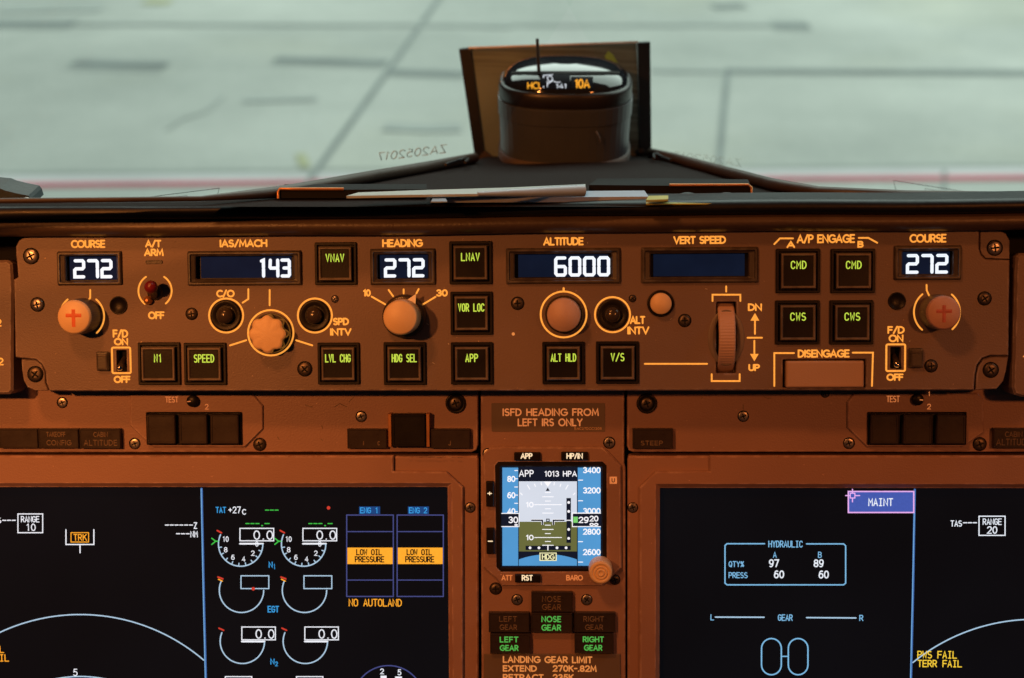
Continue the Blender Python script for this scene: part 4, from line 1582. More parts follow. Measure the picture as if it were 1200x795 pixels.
def lens(t, a, b, c, d, lines, h=.0042, mat='lens_dark', tmat='faint_mark', label=None, sw=1.0, rim=True):
    """dark annunciator lens with two lines of writing [(text, x0, x1, y0, y1)]"""
    x0, x1, y0, y1 = t.box(a, b, c, d)
    mb = MB()
    mb.rblock(x0, x1, y0, y1, [(0, .0001), (0, h - .0005), (.0004, h), (.0009, h), (.0011, h - .00025)] if rim else [(0, .0001), (0, h - .0005), (.0005, h)], .0004, mat)
    l_ = t.part(mb, 'annunciator_light', ((x0 + x1) / 2, (y0 + y1) / 2, 0), label=label)
    for txt, p, q, r_, s_ in lines:
        mb = MB()
        zz = h - .0002 if rim else h + .00005
        # text box given as fractions of the lens
        X0, X1 = x0 + (x1 - x0) * p, x0 + (x1 - x0) * q
        Y1, Y0 = y1 - (y1 - y0) * r_, y1 - (y1 - y0) * s_
        letters(mb, txt, X0, X1, Y0, Y1, sw * t.p.k(a, c), zz, tmat, gap=1.7)
        t.part(mb, 'legend', ((X0 + X1) / 2, (Y0 + Y1) / 2, zz), l_)
    return l_


def plate_part(t, poly, z0, z1, mat, name='plate', bev=.0006, holes=(), hbev=None, label=None):
    mb = MB()
    mb.plate(t.pts(poly, z1), z0, z1, mat, bev, holes, hbev)
    return t.part(mb, name, label=label)


# ---- left and right warning strips
sl_ = Thing(LOW, 'warning_light_panel', 'brown strip panel with dark warning lights above the left display', 'panel', 300, 500, 0, 'warning light strips')
plate_part(sl_, [(-60, 440), (560, 440), (560, 522), (558, 527.5), (553, 530), (-60, 530.5)], -.012, 0, 'panel_brown')
sl_.screw(73, 472, 5.8, 'steel', sunk=True)
sl_.screw(158, 520, 6, 'steel', sunk=True)
sl_.screw(304.5, 521, 7, 'dark_steel')
sl_.screw(423.3, 488.3, 6, 'steel', sunk=True)
sl_.screw(534, 472.7, 7.5, 'dark_steel', .001)
knob(sl_, 534, 472.7, [[(12, .0001), (11.7, .0012), (10.5, .0016), (8.8, .0012), (8.6, .0004)]], ['black_plastic'], name='screw_collar')
lens(sl_, 1, 47, 501.7, 524.4, [])
lens(sl_, 47.6, 94.4, 501.7, 524.4, [('TAKEOFF', .2, .68, .16, .42), ('CONFIG', .2, .82, .58, .86)])
lens(sl_, 95.6, 143.4, 501.7, 524.8, [('CABIN', .34, .7, .16, .42), ('ALTITUDE', .1, .92, .56, .86)])
lens(sl_, 408, 454.3, 501.9, 524.8, [('I', .4, .42, .62, .84), ('C', .76, .82, .62, .84)])
lens(sl_, 504.8, 551.5, 501.9, 524.8, [('J', .45, .52, .6, .85)])
# square guarded button with bright metal cheeks
x0, x1, y0, y1 = sl_.box(460.8, 499.8, 484, 522)
mb = MB()
mb.rblock(x0, x1, y0, y1, [(0, .0001), (0, .0066), (.0006, .0072), (.0014, .0072), (.0017, .0068)], .0006, 'cap_plastic')
gb = sl_.part(mb, 'guarded_button', ((x0 + x1) / 2, (y0 + y1) / 2, 0))
for a, b in ((456.2, 460.2), (500.5, 504.6)):
    X0, X1, Y0, Y1 = sl_.box(a, b, 483.5, 522.5)
    mb = MB()
    mb.rblock(X0, X1, Y0, Y1, [(0, .0001), (0, .0055), (.0003, .006)], .0004, 'copper_edge')
    sl_.part(mb, 'guard_cheek', ((X0 + X1) / 2, (Y0 + Y1) / 2, 0), gb)
mb = MB()
for q in ([(358, 475), (366, 477)], [(392, 477), (398, 473), (406, 477)], [(409, 471), (414, 466)], [(377, 499), (378, 502)], [(325, 512), (327, 515)], [(376, 515), (378, 516)], [(450, 464.5), (452, 464.7)]):
    sl_.line(mb, q, .9, 'faint_mark', .0001)
sl_.part(mb, 'paint_scratch', None)

sr = Thing(LOW, 'warning_light_panel', 'brown strip panel with dark warning lights above the right display', 'panel', 900, 500, 0, 'warning light strips')
plate_part(sr, [(735, 440), (1270, 440), (1270, 530), (742, 530), (737, 528), (735, 523)], -.012, 0, 'panel_brown')
sr.screw(871, 488, 6, 'steel', sunk=True)
sr.screw(994.8, 519.6, 6.2, 'steel', sunk=True)
sr.screw(1148, 520.6, 7.4, 'dark_steel')
sr.screw(967, 461.5, 4.5, 'dark_steel', sunk=True)
sr.screw(758, 473, 7.5, 'dark_steel', .001)
knob(sr, 758, 473, [[(12, .0001), (11.7, .0012), (10.5, .0016), (8.8, .0012), (8.6, .0004)]], ['black_plastic'], name='screw_collar')
lens(sr, 741, 788.2, 501.5, 525, [('STEEP', .2, .75, .6, .84)])
lens(sr, 1162, 1209, 501.2, 524.4, [('CABIN', .28, .72, .16, .44), ('ALTITUDE', .07, .92, .52, .86)])
mb = MB()
for q in ([(895, 465), (900, 467), (904, 466.5)], [(871, 474), (871, 480)], [(822, 467), (823, 466)]):
    sr.line(mb, q, .9, 'faint_mark', .0001)
sr.part(mb, 'paint_scratch', None)


# ---- autopilot warning modules (three square lights and a test knob)
def module(poly, btn, test, kn, two, one, lab, tip):
    t = Thing(LOW, 'autopilot_warning_module', lab, 'warning lights', (poly[0][0] + poly[-1][0]) / 2, 495, 0, 'autopilot warning modules')
    plate_part(t, poly, .0001, .0016, 'panel_brown', bev=.0007)
    X0, X1, Y0, Y1 = t.box(btn[0][0] - 2.2, btn[-1][1] + 2.4, 482.4, 521)
    mb = MB()
    mb.rblock(X0, X1, Y0, Y1, [(0, .0017), (.0001, .003), (.0005, .0034), (.0008, .0032), (.001, .0018)], .0006, 'black_plastic')
    h = t.part(mb, 'light_housing', ((X0 + X1) / 2, (Y0 + Y1) / 2, .0017))
    for a, b in btn:
        x0, x1, y0, y1 = t.box(a, b, 484.8, 519)
        mb = MB()
        mb.rblock(x0, x1, y0, y1, [(0, .0019), (0, .0052), (.0006, .0058), (.0012, .0058), (.0015, .0054)], .0007, 'lens_dark')
        t.part(mb, 'square_light', ((x0 + x1) / 2, (y0 + y1) / 2, .0019), h)
    t.text('TEST', *test, .95, 'orange_light', .0017, gap=1.2)
    t.text('2', *two, .9, 'orange_light', .0017)
    if one:
        t.text('1', *one, .9, 'orange_light', .0017)
    kb_ = knob(t, *kn, [[(7, .0017), (6.8, .004), (6, .0046), (1, .0047)]], ['black_plastic'], name='test_knob')
    mb = MB()
    x, y = t.p.L(*kn)
    k_ = t.p.k(*kn)
    mb.ribbon([(x + tip * 2.0 * k_, y), (x + tip * 5.2 * k_, y - .3 * k_)], 1.1 * k_, .0048, 'orange_light')
    t.part(mb, 'pointer', (x, y, .0048), kb_)
    return t


module([(152, 462), (152, 499), (179, 524.5), (287, 524.5), (308, 503), (308, 476), (296, 462)], [(175, 208.2), (212.7, 245.2), (249, 282)], (193.6, 209, 465, 472), (227.3, 469.5), (240, 244.4, 473.6, 480.2), None,
       'left module of three dark square lights with a test knob', -1)
module([(1001, 461), (993, 471.5), (993, 501.7), (1016, 524.3), (1129, 524.3), (1153, 506.7), (1153, 468), (1146, 461)], [(1017.8, 1050.6), (1056, 1089.6), (1095, 1128.8)], (1038.8, 1054.4, 464, 471.6), (1074, 467.7), (1086.4, 1091, 473.4, 480), (1088, 1089.8, 459, 464.4),
       'right module of three dark square lights with a test knob', 1)

# ---- display units
Z_SCR = -.006
ZB = .0030


class Display:
    def __init__(self, plate, bezel, opening, lab, scx, screws, slot):
        t = Thing(LOW, 'display_unit', lab, 'display', scx, 680, 0, 'large display screens')
        self.t = t
        bez = t.pts(bezel, ZB)
        op = ccw(t.pts(opening, ZB))
        plate_part(t, plate, -.012, 0, 'bezel_brown', 'mounting_plate', .0008, [t.pts([(opening[0][0], opening[0][1]), (opening[1][0], opening[1][1]), (opening[2][0], opening[2][1]), (opening[3][0], opening[3][1])], 0)], [.0002])
        mb = MB()
        mb.plate(bez, .0002, ZB, 'bezel_brown', .0007, [op], [.0026])
        # inner wall down to the glass
        wall_t = [(x, y, ZB - .0026) for x, y in op]
        wall_b = [(x, y, Z_SCR) for x, y in inset(op, .0006)]
        mb.loft([list(reversed(wall_t)), list(reversed(wall_b))], 'black_matte', False, False)
        self.bez = t.part(mb, 'bezel')
        mb = MB()
        q = inset(op, -.002)
        mb.flat(q, Z_SCR, 'scr_black')
        self.at = (*t.p.L(scx, 680), Z_SCR)
        self.scr = t.part(mb, 'screen', self.at)
        for s in screws:
            t.screw(*s, 'steel', sunk=True)
        self.layer = 0

    def draw(self, name, fn):
        mb = MB()
        fn(mb)
        return self.t.part(mb, name, self.at, self.scr)

    def tx(self, mb, txt, a, b, c, d, mat='scr_white', sw=1.25, z=.0004, mono=True, gap=1.35):
        self.t.text(txt, a, b, c, d, sw * .86, mat, Z_SCR + z, mb=mb, mono=mono, gap=gap, h=.00008)

    def ln(self, mb, pts, mat='scr_white', sw=1.3, z=.0002, closed=False):
        self.t.line(mb, pts, sw, mat, Z_SCR + z, closed, .00006)

    def rect(self, mb, a, b, c, d, mat, sw=1.3, z=.0002):
        self.ln(mb, [(a, c), (b, c), (b, d), (a, d)], mat, sw, z, True)

    def fill(self, mb, a, b, c, d, mat, z=.0001):
        self.t.poly(mb, [(a, c), (b, c), (b, d), (a, d)], mat, Z_SCR + z)


D1 = Display([(-60, 534), (461, 534.5), (559, 534.5), (560.5, 539), (560.5, 960), (-60, 960)],
             [(-60, 534.2), (461, 534.2), (461, 552.5), (523, 553), (542.6, 571), (542.6, 925), (-60, 925)],
             [(-50, 571), (524.5, 571), (527, 905), (-50, 905)],
             'left display screen showing engine dials and low oil pressure boxes', 250, [(551, 595, 5.6)], 0)


def f(mb):
    D1.ln(mb, [(236.2, 573), (238.6, 690), (243.8, 900)], 'scr_blue', 2.5)
    D1.ln(mb, [(235.6, 573), (238, 690), (243, 900)], 'scr_cyan', .7, .0004)


D1.draw('divider_line', f)


def f(mb):
    D1.rect(mb, 21, 50, 602.5, 624.5, 'scr_white', 1.2)
    D1.tx(mb, 'RANGE', 24.5, 46.2, 605, 612.4, sw=1.15)
    D1.tx(mb, '10', 30, 41.8, 613.8, 622.6, sw=1.25)


D1.draw('range_box', f)


def f(mb):
    D1.tx(mb, 'TAS', -16, 1.5, 606.5, 613.5)
    for i in range(3):
        D1.ln(mb, [(3 + i * 5.6, 610), (6.8 + i * 5.6, 610)], 'scr_white', 1.2)


D1.draw('airspeed_text', f)


def f(mb):
    D1.ln(mb, [(77.3, 621), (77.3, 638.3), (110, 638.3), (110, 621)], 'scr_white', 1.3)
    D1.ln(mb, [(93.8, 639), (93.8, 648)], 'scr_white', 1.3)
    D1.rect(mb, 83.2, 103.8, 624.5, 635.4, 'scr_amber', 1.0)
    D1.tx(mb, 'TRK', 86, 101.8, 626, 634, 'scr_amber', 1.2)


D1.draw('track_box', f)


def f(mb):
    for i in range(6):
        D1.ln(mb, [(193.8 + i * 5.6, 615.5), (197.6 + i * 5.6, 615.5)], 'scr_white', 1.2)
    D1.tx(mb, 'Z', 227, 231, 612.3, 620)
    for i in range(3):
        D1.ln(mb, [(206.8 + i * 5.6, 625.7), (210.6 + i * 5.6, 625.7)], 'scr_white', 1.2)
    D1.tx(mb, 'NM', 223, 231.8, 622.5, 630)


D1.draw('waypoint_text', f)


def f(mb):
    D1.ln(mb, D1.t.arcpx(94, 943.2, 222.8, 118, 49.5, 60), 'scr_pale', 1.4)
    D1.ln(mb, D1.t.arcpx(94, 943.2, 150.2, 110, 70, 40), 'scr_pale', 1.4)
    D1.tx(mb, '5', 85.6, 91, 784, 792.5)


D1.draw('compass_arc', f)


def f(mb):
    D1.tx(mb, 'PWS FAIL', -40, 4.6, 757, 765.4, 'scr_amber', 1.3)
    D1.tx(mb, 'TERR FAIL', -42, 10.6, 766.8, 775.4, 'scr_amber', 1.3)


D1.draw('fail_message', f)


def f(mb):
    D1.tx(mb, 'TAT', 252.7, 265, 594.2, 601.5, 'scr_teal', 1.2)
    D1.tx(mb, '+27', 267.5, 282.2, 593.8, 601.8, 'scr_white', 1.2)
    D1.tx(mb, 'c', 283.6, 288.4, 593.8, 603.5, 'scr_white', 1.2)
    for i in range(3):
        D1.ln(mb, [(311 + i * 5.6, 598), (314.8 + i * 5.6, 598)], 'scr_green', 1.2)


D1.draw('temperature_text', f)
for dx in (0, 73.8):
    def f(mb, dx=dx):
        for i in range(3):
            D1.ln(mb, [(288 + dx + i * 5.8, 613.8), (292 + dx + i * 5.8, 613.8)], 'scr_green', 1.2)
        D1.ln(mb, [(306.9 + dx, 616.2), (307.5 + dx, 616.2)], 'scr_green', 1.6)
        for i in range(1):
            D1.ln(mb, [(310.5 + dx, 613.8), (315.5 + dx, 613.8)], 'scr_green', 1.2)
        D1.rect(mb, 281.2 + dx, 320.7 + dx, 619.4, 634, 'scr_white', 1.2)
        D1.tx(mb, '0.0', 297 + dx, 320 + dx, 621.8, 632.8, 'scr_white', 1.5, gap=.6)
        D1.ln(mb, [(281.2 + dx, 637.4), (308.2 + dx, 637.4)], 'scr_white', 2)
        cx, cy = 282 + dx, 637.8
        D1.ln(mb, D1.t.arcpx(cx, cy, 26, 0, -205, 40), 'scr_pale', 1.4)
        for a in range(0, -190, -19):
            D1.ln(mb, [(cx + 26 * math.cos(R(a)), cy - 26 * math.sin(R(a))), (cx + 22.6 * math.cos(R(a)), cy - 22.6 * math.sin(R(a)))], 'scr_pale', 1.2)
        for tx_, a, b, c, d in (('10', 260.5, 268, 628.7, 635.2), ('8', 262.4, 266.6, 641.3, 647.6), ('6', 270.8, 275, 650.2, 656.4), ('4', 283.4, 287.6, 652.2, 658.4), ('2', 294.2, 298.4, 645.4, 651.6), ('0', 299, 303, 634.6, 640.8)):
            D1.tx(mb, tx_, a + dx, b + dx, c, d, 'scr_white', 1.05, .0005)
        D1.ln(mb, [(254.5 + dx, 621.9), (259.5 + dx, 624.6)], 'scr_red', 1.8)
        D1.ln(mb, [(248.2 + dx, 631), (252.7 + dx, 634.5), (248.2 + dx, 638.2)], 'scr_green', 1.4)
        D1.ln(mb, [(252.7 + dx, 634.5), (256.5 + dx, 634.5)], 'scr_green', 1.4)

    D1.draw('fan_speed_dial', f)

    def f(mb, dx=dx):
        D1.rect(mb, 282.4 + dx, 315 + dx, 675, 690, 'scr_pale', 1.2)
        cx, cy = 283 + dx, 692
        D1.ln(mb, D1.t.arcpx(cx, cy, 26, 0, -203, 40), 'scr_pale', 1.4)
        D1.ln(mb, [(255.5 + dx, 676.5), (261 + dx, 678.6)], 'scr_red', 2)
        D1.ln(mb, [(256 + dx, 679), (260.5 + dx, 681.2)], 'scr_amber', 1.4)

    D1.draw('exhaust_dial', f)

    def f(mb, dx=dx):
        D1.rect(mb, 283.4 + dx, 322.7 + dx, 735, 750, 'scr_white', 1.2)
        D1.tx(mb, '0.0', 299.4 + dx, 321.6 + dx, 737.6, 748.8, 'scr_white', 1.5, gap=.6)
        D1.ln(mb, [(283.4 + dx, 752), (310 + dx, 752)], 'scr_white', 2)
        cx, cy = 284 + dx, 751.8
        D1.ln(mb, D1.t.arcpx(cx, cy, 26, 0, -203, 40), 'scr_pale', 1.4)
        D1.ln(mb, [(256.6 + dx, 736.4), (262 + dx, 738.8)], 'scr_red', 1.8)
        D1.rect(mb, 264 + dx * 1.13, 295 + dx * 1.13, 793.2, 812, 'scr_white', 1.2)

    D1.draw('core_speed_dial', f)
for txt, a, b, c, d, s2, e in (('N', 314.8, 319.6, 658.4, 665.6, '1', (320.6, 322.6, 661, 667.2)), ('EGT', 313.6, 327, 710.2, 718, None, None), ('N', 316.8, 321.8, 772, 779, '2', (322.4, 325.6, 775.4, 781))):
    def f(mb):
        D1.tx(mb, txt, a, b, c, d, 'scr_teal', 1.4)
        if s2:
            D1.tx(mb, s2, *e, 'scr_teal', 1.1)
    D1.draw('dial_name', f)
for n_, a, b, ta, tb in (('1', 406.3, 460.9, 420.8, 445.4), ('2', 465.4, 519.5, 478, 502.6)):
    def f(mb):
        D1.fill(mb, ta, tb, 593.8, 602.6, 'scr_eng')
        D1.tx(mb, 'ENG ' + n_, ta + 1.2, tb - 2, 594.8, 601.8, 'scr_teal', 1.2, .0003)
        D1.rect(mb, a, b, 603.8, 699.2, 'scr_violet', 1.3)
        for yy_ in (623.2, 680):
            D1.ln(mb, [(a, yy_), (b, yy_)], 'scr_violet', 1.2, .00035)
        D1.fill(mb, a + .8, b - .8, 642, 661.2, 'scr_amber', .0004)
        D1.tx(mb, 'LOW OIL', a + 11, b - 13, 643.6, 651, 'scr_ink', 1.5, .00055)
        D1.tx(mb, 'PRESSURE', a + 9.4, b - 10.4, 652, 659.4, 'scr_ink', 1.5, .00055)

    D1.draw('oil_pressure_box', f)
D1.draw('autoland_message', lambda mb: D1.tx(mb, 'NO AUTOLAND', 408.6, 471, 702, 711, 'scr_amber', 1.35, gap=1.3))


def f(mb):
    D1.ln(mb, D1.t.arcpx(455.3, 822, 41.8, 180, 0, 40), 'scr_violet', 1.4)
    D1.tx(mb, '2', 445.4, 450, 783.6, 790.4)
    D1.tx(mb, '5', 465.8, 470.4, 784.6, 791.6)
    D1.fill(mb, 446, 453, 792, 796, 'scr_white')
    D1.fill(mb, 463, 471, 793, 796.4, 'scr_white')


D1.draw('oil_quantity_dial', f)


def f(mb):
    for cx, cy in ((385, 595.4), (296.8, 690.2)):
        D1.t.poly(mb, [(cx + 2.1 * math.cos(R(a)), cy + 2.1 * math.sin(R(a))) for a in range(0, 360, 30)], 'scr_red', Z_SCR + .0006)


D1.draw('red_dot', f)  # red reflections on the glass, drawn as glowing dots

D2 = Display([(735.5, 539), (737, 534.5), (832, 534.5), (1300, 534.5), (1300, 960), (735.5, 960)],
             [(1290, 534.2), (832, 534.2), (832, 552.5), (768.5, 553), (749.6, 571.5), (749.6, 925), (1290, 925)],
             [(773.3, 572), (1255, 572.4), (1255, 905), (772.6, 905)],
             'right display screen showing hydraulic quantities and a blue MAINT box', 960, [(741.5, 595, 5.6)], 0)


def f(mb):
    D2.ln(mb, [(1072, 574), (1070, 690), (1065.2, 900)], 'scr_blue', 2.5)
    D2.ln(mb, [(1071.4, 601), (1069.4, 690), (1064.6, 900)], 'scr_cyan', .7, .0004)


D2.draw('divider_line', f)


def f(mb):
    D2.fill(mb, 994.2, 1070.8, 576.2, 600.8, 'scr_fill', .00045)
    D2.rect(mb, 994.2, 1070.8, 576.2, 600.8, 'scr_pink', 1.6, .0005)
    D2.tx(mb, 'MAINT', 1017.5, 1046.6, 584, 593.4, 'scr_white', 1.5, .0006)


D2.draw('maintenance_box', f)


def f(mb):
    D2.rect(mb, 996.4, 1001.8, 578.2, 583.8, 'scr_pink', 1.2, .0007)
    for q in ([(991, 581), (996, 581)], [(1002, 581), (1007.5, 581)], [(999, 573.5), (999, 578)], [(999, 584), (999, 588.5)]):
        D2.ln(mb, q, 'scr_pink', 1.3, .0007)


D2.draw('cursor', f)


def f(mb):
    D2.rect(mb, 1147.3, 1177.8, 605.2, 627.6, 'scr_white', 1.3)
    D2.tx(mb, 'RANGE', 1151.6, 1174, 607.8, 615.4, sw=1.2)
    D2.tx(mb, '20', 1156.6, 1168.8, 616.8, 625.8, sw=1.5)


D2.draw('range_box', f)


def f(mb):
    D2.tx(mb, 'TAS', 1113.8, 1127.4, 610, 617.4, sw=1.3)
    for i in range(3):
        D2.ln(mb, [(1129 + i * 5.7, 612.8), (1133 + i * 5.7, 612.8)], 'scr_white', 1.3)


D2.draw('airspeed_text', f)
D2.draw('compass_arc', lambda mb: D2.ln(mb, D2.t.arcpx(1212, 951, 225, 129.2, 60, 60), 'scr_pale', 1.5))


def f(mb):
    D2.tx(mb, 'PWS FAIL', 1075, 1121.6, 763, 772, 'scr_yellow', 1.4)
    D2.tx(mb, 'TERR FAIL', 1075.2, 1127.4, 773.6, 782.2, 'scr_yellow', 1.4)


D2.draw('fail_message', f)


def f(mb):
    D2.ln(mb, [(896, 637.4), (852, 637.4), (849.6, 639.5), (849.6, 683.5), (852, 685.6), (988.5, 685.6), (991, 683.5), (991, 639.8), (988.5, 637.6), (945.2, 637.6)], 'scr_cyan', 1.5)
    D2.tx(mb, 'HYDRAULIC', 900.4, 940.8, 633.8, 641.8, 'scr_cyan', 1.25)
    D2.tx(mb, 'A', 905.8, 910.2, 646.8, 654, 'scr_cyan', 1.1)
    D2.tx(mb, 'B', 958.6, 963, 646.8, 654, 'scr_cyan', 1.1)
    D2.tx(mb, 'QTY%', 853.8, 872, 657.8, 664.8, 'scr_cyan', 1.2)
    D2.tx(mb, 'PRESS', 853.8, 876.2, 670.8, 677.8, 'scr_cyan', 1.2)
    for t_, a, b, c, d in (('97', 901, 913, 655.6, 665), ('89', 953.4, 965.4, 655.6, 665), ('60', 906.8, 919, 668.6, 678), ('60', 959.2, 971.4, 668.8, 678.2)):
        D2.tx(mb, t_, a, b, c, d, 'scr_white', 1.7)


D2.draw('hydraulic_box', f)


def f(mb):
    D2.tx(mb, 'L', 832.6, 836.8, 720, 727.2, 'scr_cyan', 1.2)
    D2.ln(mb, [(838.4, 723.4), (895.4, 723.6)], 'scr_pale', 1.6)
    D2.tx(mb, 'GEAR', 911.6, 929, 720.2, 727.8, 'scr_cyan', 1.25)
    D2.ln(mb, [(945.2, 724), (1003, 724.4)], 'scr_pale', 1.6)
    D2.tx(mb, 'R', 1007, 1011.8, 720.8, 728, 'scr_cyan', 1.3)
    for a, b in ((892.4, 915.6), (923.8, 946.8)):
        r_ = (b - a) / 2
        q = D2.t.arcpx((a + b) / 2, 748.5 + r_, r_, 0, 180, 14) + D2.t.arcpx((a + b) / 2, 791 - r_, r_, 180, 360, 14)
        D2.ln(mb, q, 'scr_cyan', 1.6, .0002, True)
    D2.ln(mb, [(916, 769.4), (923.4, 769.4)], 'scr_cyan', 1.4)


D2.draw('gear_symbol', f)


# chipped paint showing bare metal along the upper bezel edges
def chips(t, spans, y):
    mb = MB()
    for a, b in spans:
        px = a
        while px < b:
            ln = random.uniform(2, 9)
            yy_ = y + random.uniform(-.5, .4)
            mb.ribbon(t.pts([(px, yy_), (min(b, px + ln), yy_ + random.uniform(-.3, .3))], ZB), random.uniform(.3, .9) * .00054, ZB - .0003, 'bare_metal', .0005)
            px += ln + random.uniform(.5, 5)
    return t.part(mb, 'paint_wear', None)


chips(D1.t, [(175, 200), (214, 224), (248, 256), (269, 281), (304, 315), (322, 388), (396, 421)], 535)
chips(D2.t, [(905, 912), (1075, 1085), (1112, 1120)], 535)
chips(D1.t, [(477, 540)], 535.6)

# ---- centre panel with placards and gear lights
c_ = Thing(LOW, 'center_panel', 'narrow brown centre panel with gear lights and two placards', 'panel', 647, 600, 0)
plate_part(c_, [(563.5, 440), (731.5, 440), (731.5, 543), (733, 548), (733, 960), (565, 960), (563.5, 545)], -.012, 0, 'panel_brown')
x0, x1, y0, y1 = c_.box(576, 709, 472.5, 506)
mb = MB()
mb.rblock(x0, x1, y0, y1, [(0, .0001), (.0001, .0004)], .0006, 'placard_brown')
pl = c_.part(mb, 'placard', ((x0 + x1) / 2, (y0 + y1) / 2, 0), label='dark placard about the heading source')
mb = MB()
c_.text('ISFD HEADING FROM', 588.8, 701.8, 478.8, 487.8, 1.6, 'orange_light', .0005, mb=mb, gap=1.5)  # unlit lettering; its glow stands for the orange light on it
c_.text('LEFT IRS ONLY', 606.6, 682.8, 490.6, 499.8, 1.6, 'orange_light', .0005, mb=mb, gap=1.5)
c_.text('BAC27DCC1308', 673, 705.2, 501, 504, .55, 'painted_mark', .0005, mb=mb, gap=1.5)
c_.part(mb, 'lettering', ((x0 + x1) / 2, (y0 + y1) / 2, .0005), pl)
plate_part(c_, [(567, 766.8), (727, 766.8), (728, 830), (567, 830)], .0002, .0012, 'placard_brown', 'placard', .0004, label='limit placard at the bottom edge')
mb = MB()
c_.text('LANDING GEAR LIMIT', 589.2, 694.2, 769.2, 777.4, 1.6, 'amber_soft', .0013, mb=mb, gap=1.5)
c_.text('EXTEND', 589.2, 629.2, 779.8, 787.4, 1.6, 'amber_soft', .0013, mb=mb, gap=1.5)
c_.text('270K-.82M', 647.6, 699.2, 779.8, 787.6, 1.6, 'amber_soft', .0013, mb=mb, gap=1.5)
c_.text('RETRACT', 589.2, 637.2, 790.2, 798, 1.6, 'amber_soft', .0013, mb=mb, gap=1.5)
c_.text('235K', 647.6, 672.4, 790.2, 798, 1.6, 'amber_soft', .0013, mb=mb, gap=1.5)
c_.part(mb, 'limit_text', (*c_.p.L(640, 785), .0013))
for s in ((572, 532, 6, 'steel'), (714, 519, 6.4, 'steel'), (581, 690, 6.6, 'dark_steel'), (720.6, 679.5, 5.6, 'dark_steel'), (606, 703, 6, 'steel'), (687.6, 703, 6, 'steel')):
    c_.screw(s[0], s[1], s[2], s[3], 0, random.uniform(0, 80), sunk=(s[3] == 'steel'))
lens(c_, 622.8, 671, 692.3, 715.6, [('NOSE', .26, .72, .2, .5), ('GEAR', .26, .72, .6, .9)], label='unlit upper nose gear light')
lens(c_, 573, 620.5, 716.3, 739.4, [('LEFT', .26, .7, .18, .46), ('GEAR', .27, .7, .6, .88)], label='unlit upper left gear light')
lens(c_, 673, 721, 716.3, 739.4, [('RIGHT', .22, .72, .18, .46), ('GEAR', .26, .7, .6, .88)], label='unlit upper right gear light')
lens(c_, 622.6, 670.6, 716.4, 740, [('NOSE', .25, .73, .15, .46), ('GEAR', .25, .73, .57, .88)], tmat='gear_green', sw=1.35, label='green lit nose gear light', h=.0046)
lens(c_, 574.8, 621.4, 740.6, 764, [('LEFT', .24, .71, .14, .44), ('GEAR', .24, .71, .56, .86)], tmat='gear_green', sw=1.35, label='green lit left gear light', h=.0046)
lens(c_, 673.2, 719, 740.4, 763.8, [('RIGHT', .21, .75, .14, .44), ('GEAR', .24, .71, .56, .86)], tmat='gear_green', sw=1.35, label='green lit right gear light', h=.0046)

# ---- standby flight display
s = Thing(LOW, 'standby_flight_display', 'small square standby attitude display with bright blue screen and round knob', 'display', 646, 605, 0)
x0, x1, y0, y1 = s.box(588.3, 704, 547.6, 663.6)
k = s.p.k(646, 600)
ZI = .0028
outl = [(566, 545), (566, 534), (574, 525), (590, 523.8), (706, 524), (714, 531), (728, 546), (728.5, 666), (706, 687), (588, 687), (581, 678), (566, 665)]
surr = s.pts([(580.3, 546), (584, 541.6), (706, 541.4), (710.8, 546), (711, 664), (706, 670), (587, 670.4), (582, 665)], ZI)
mb = MB()
mb.plate(s.pts(outl, ZI), .0002, ZI, 'panel_brown', .0008, [surr], [.0003])
s.part(mb, 'bezel')
mb = MB()
inn = rrect(x0 - .0004, x1 + .0004, y0 - .0004, y1 + .0004, .0006, 2)
mb.plate(inset(ccw(surr), .0001), .0003, ZI - .0004, 'black_plastic', .0003, [inn], [.0008])
s.part(mb, 'screen_surround')
mb = MB()
ZS = .0008
mb.flat([(x0 - .0006, y0 - .0006), (x1 + .0006, y0 - .0006), (x1 + .0006, y1 + .0006), (x0 - .0006, y1 + .0006)], ZS, 'isfd_black')
SAT = ((x0 + x1) / 2, (y0 + y1) / 2, ZS)
scr = s.part(mb, 'screen', SAT)


def zx(x):
    return 540 + x / 4.967


def zy(y):
    return 520 + y / 4.967


class I:
    @staticmethod
    def fill(mb, a, b, c, d, mat, z):
        s.poly(mb, [(zx(a), zy(c)), (zx(b), zy(c)), (zx(b), zy(d)), (zx(a), zy(d))], mat, ZS + z)

    @staticmethod
    def ln(mb, pts, mat, w_, z, closed=False, cap=False):
        s.line(mb, [(zx(x), zy(y)) for x, y in pts], w_ / 4.967, mat, ZS + z, closed, .00004, cap)

    @staticmethod
    def tx(mb, t_, a, b, c, d, mat, w_, z, **kw):
        s.text(t_, zx(a), zx(b), zy(c), zy(d), w_ / 4.967, mat, ZS + z, mb=mb, h=.00004, **kw)


def idraw(name, fn):
    mb = MB()
    fn(mb)
    return s.part(mb, name, SAT, scr)


def f(mb):
    I.fill(mb, 242, 334, 140, 711, 'isfd_blue', .0001)
    for y_, big in ((157, 0), (205, 1), (253, 0), (300, 1), (348, 0), (396, 1)):
        I.ln(mb, [(312, y_), (332, y_)], 'isfd_white', 5, .0002)
    I.tx(mb, '80', 270, 318, 188, 224, 'isfd_white', 6.5, .0002)
    I.tx(mb, '60', 270, 318, 283, 319, 'isfd_white', 6.5, .0002)
    I.tx(mb, '40', 270, 318, 376, 412, 'isfd_white', 6.5, .0002)
    I.fill(mb, 236, 341, 404, 486, 'isfd_white', .00025)
    I.fill(mb, 236, 337, 409, 481, 'isfd_black', .0003)
    I.tx(mb, '30', 277, 334, 425, 464, 'isfd_white', 6.5, .0004)
    I.tx(mb, '0', 312, 332, 468, 480, 'isfd_white', 5, .0004)


idraw('speed_tape', f)


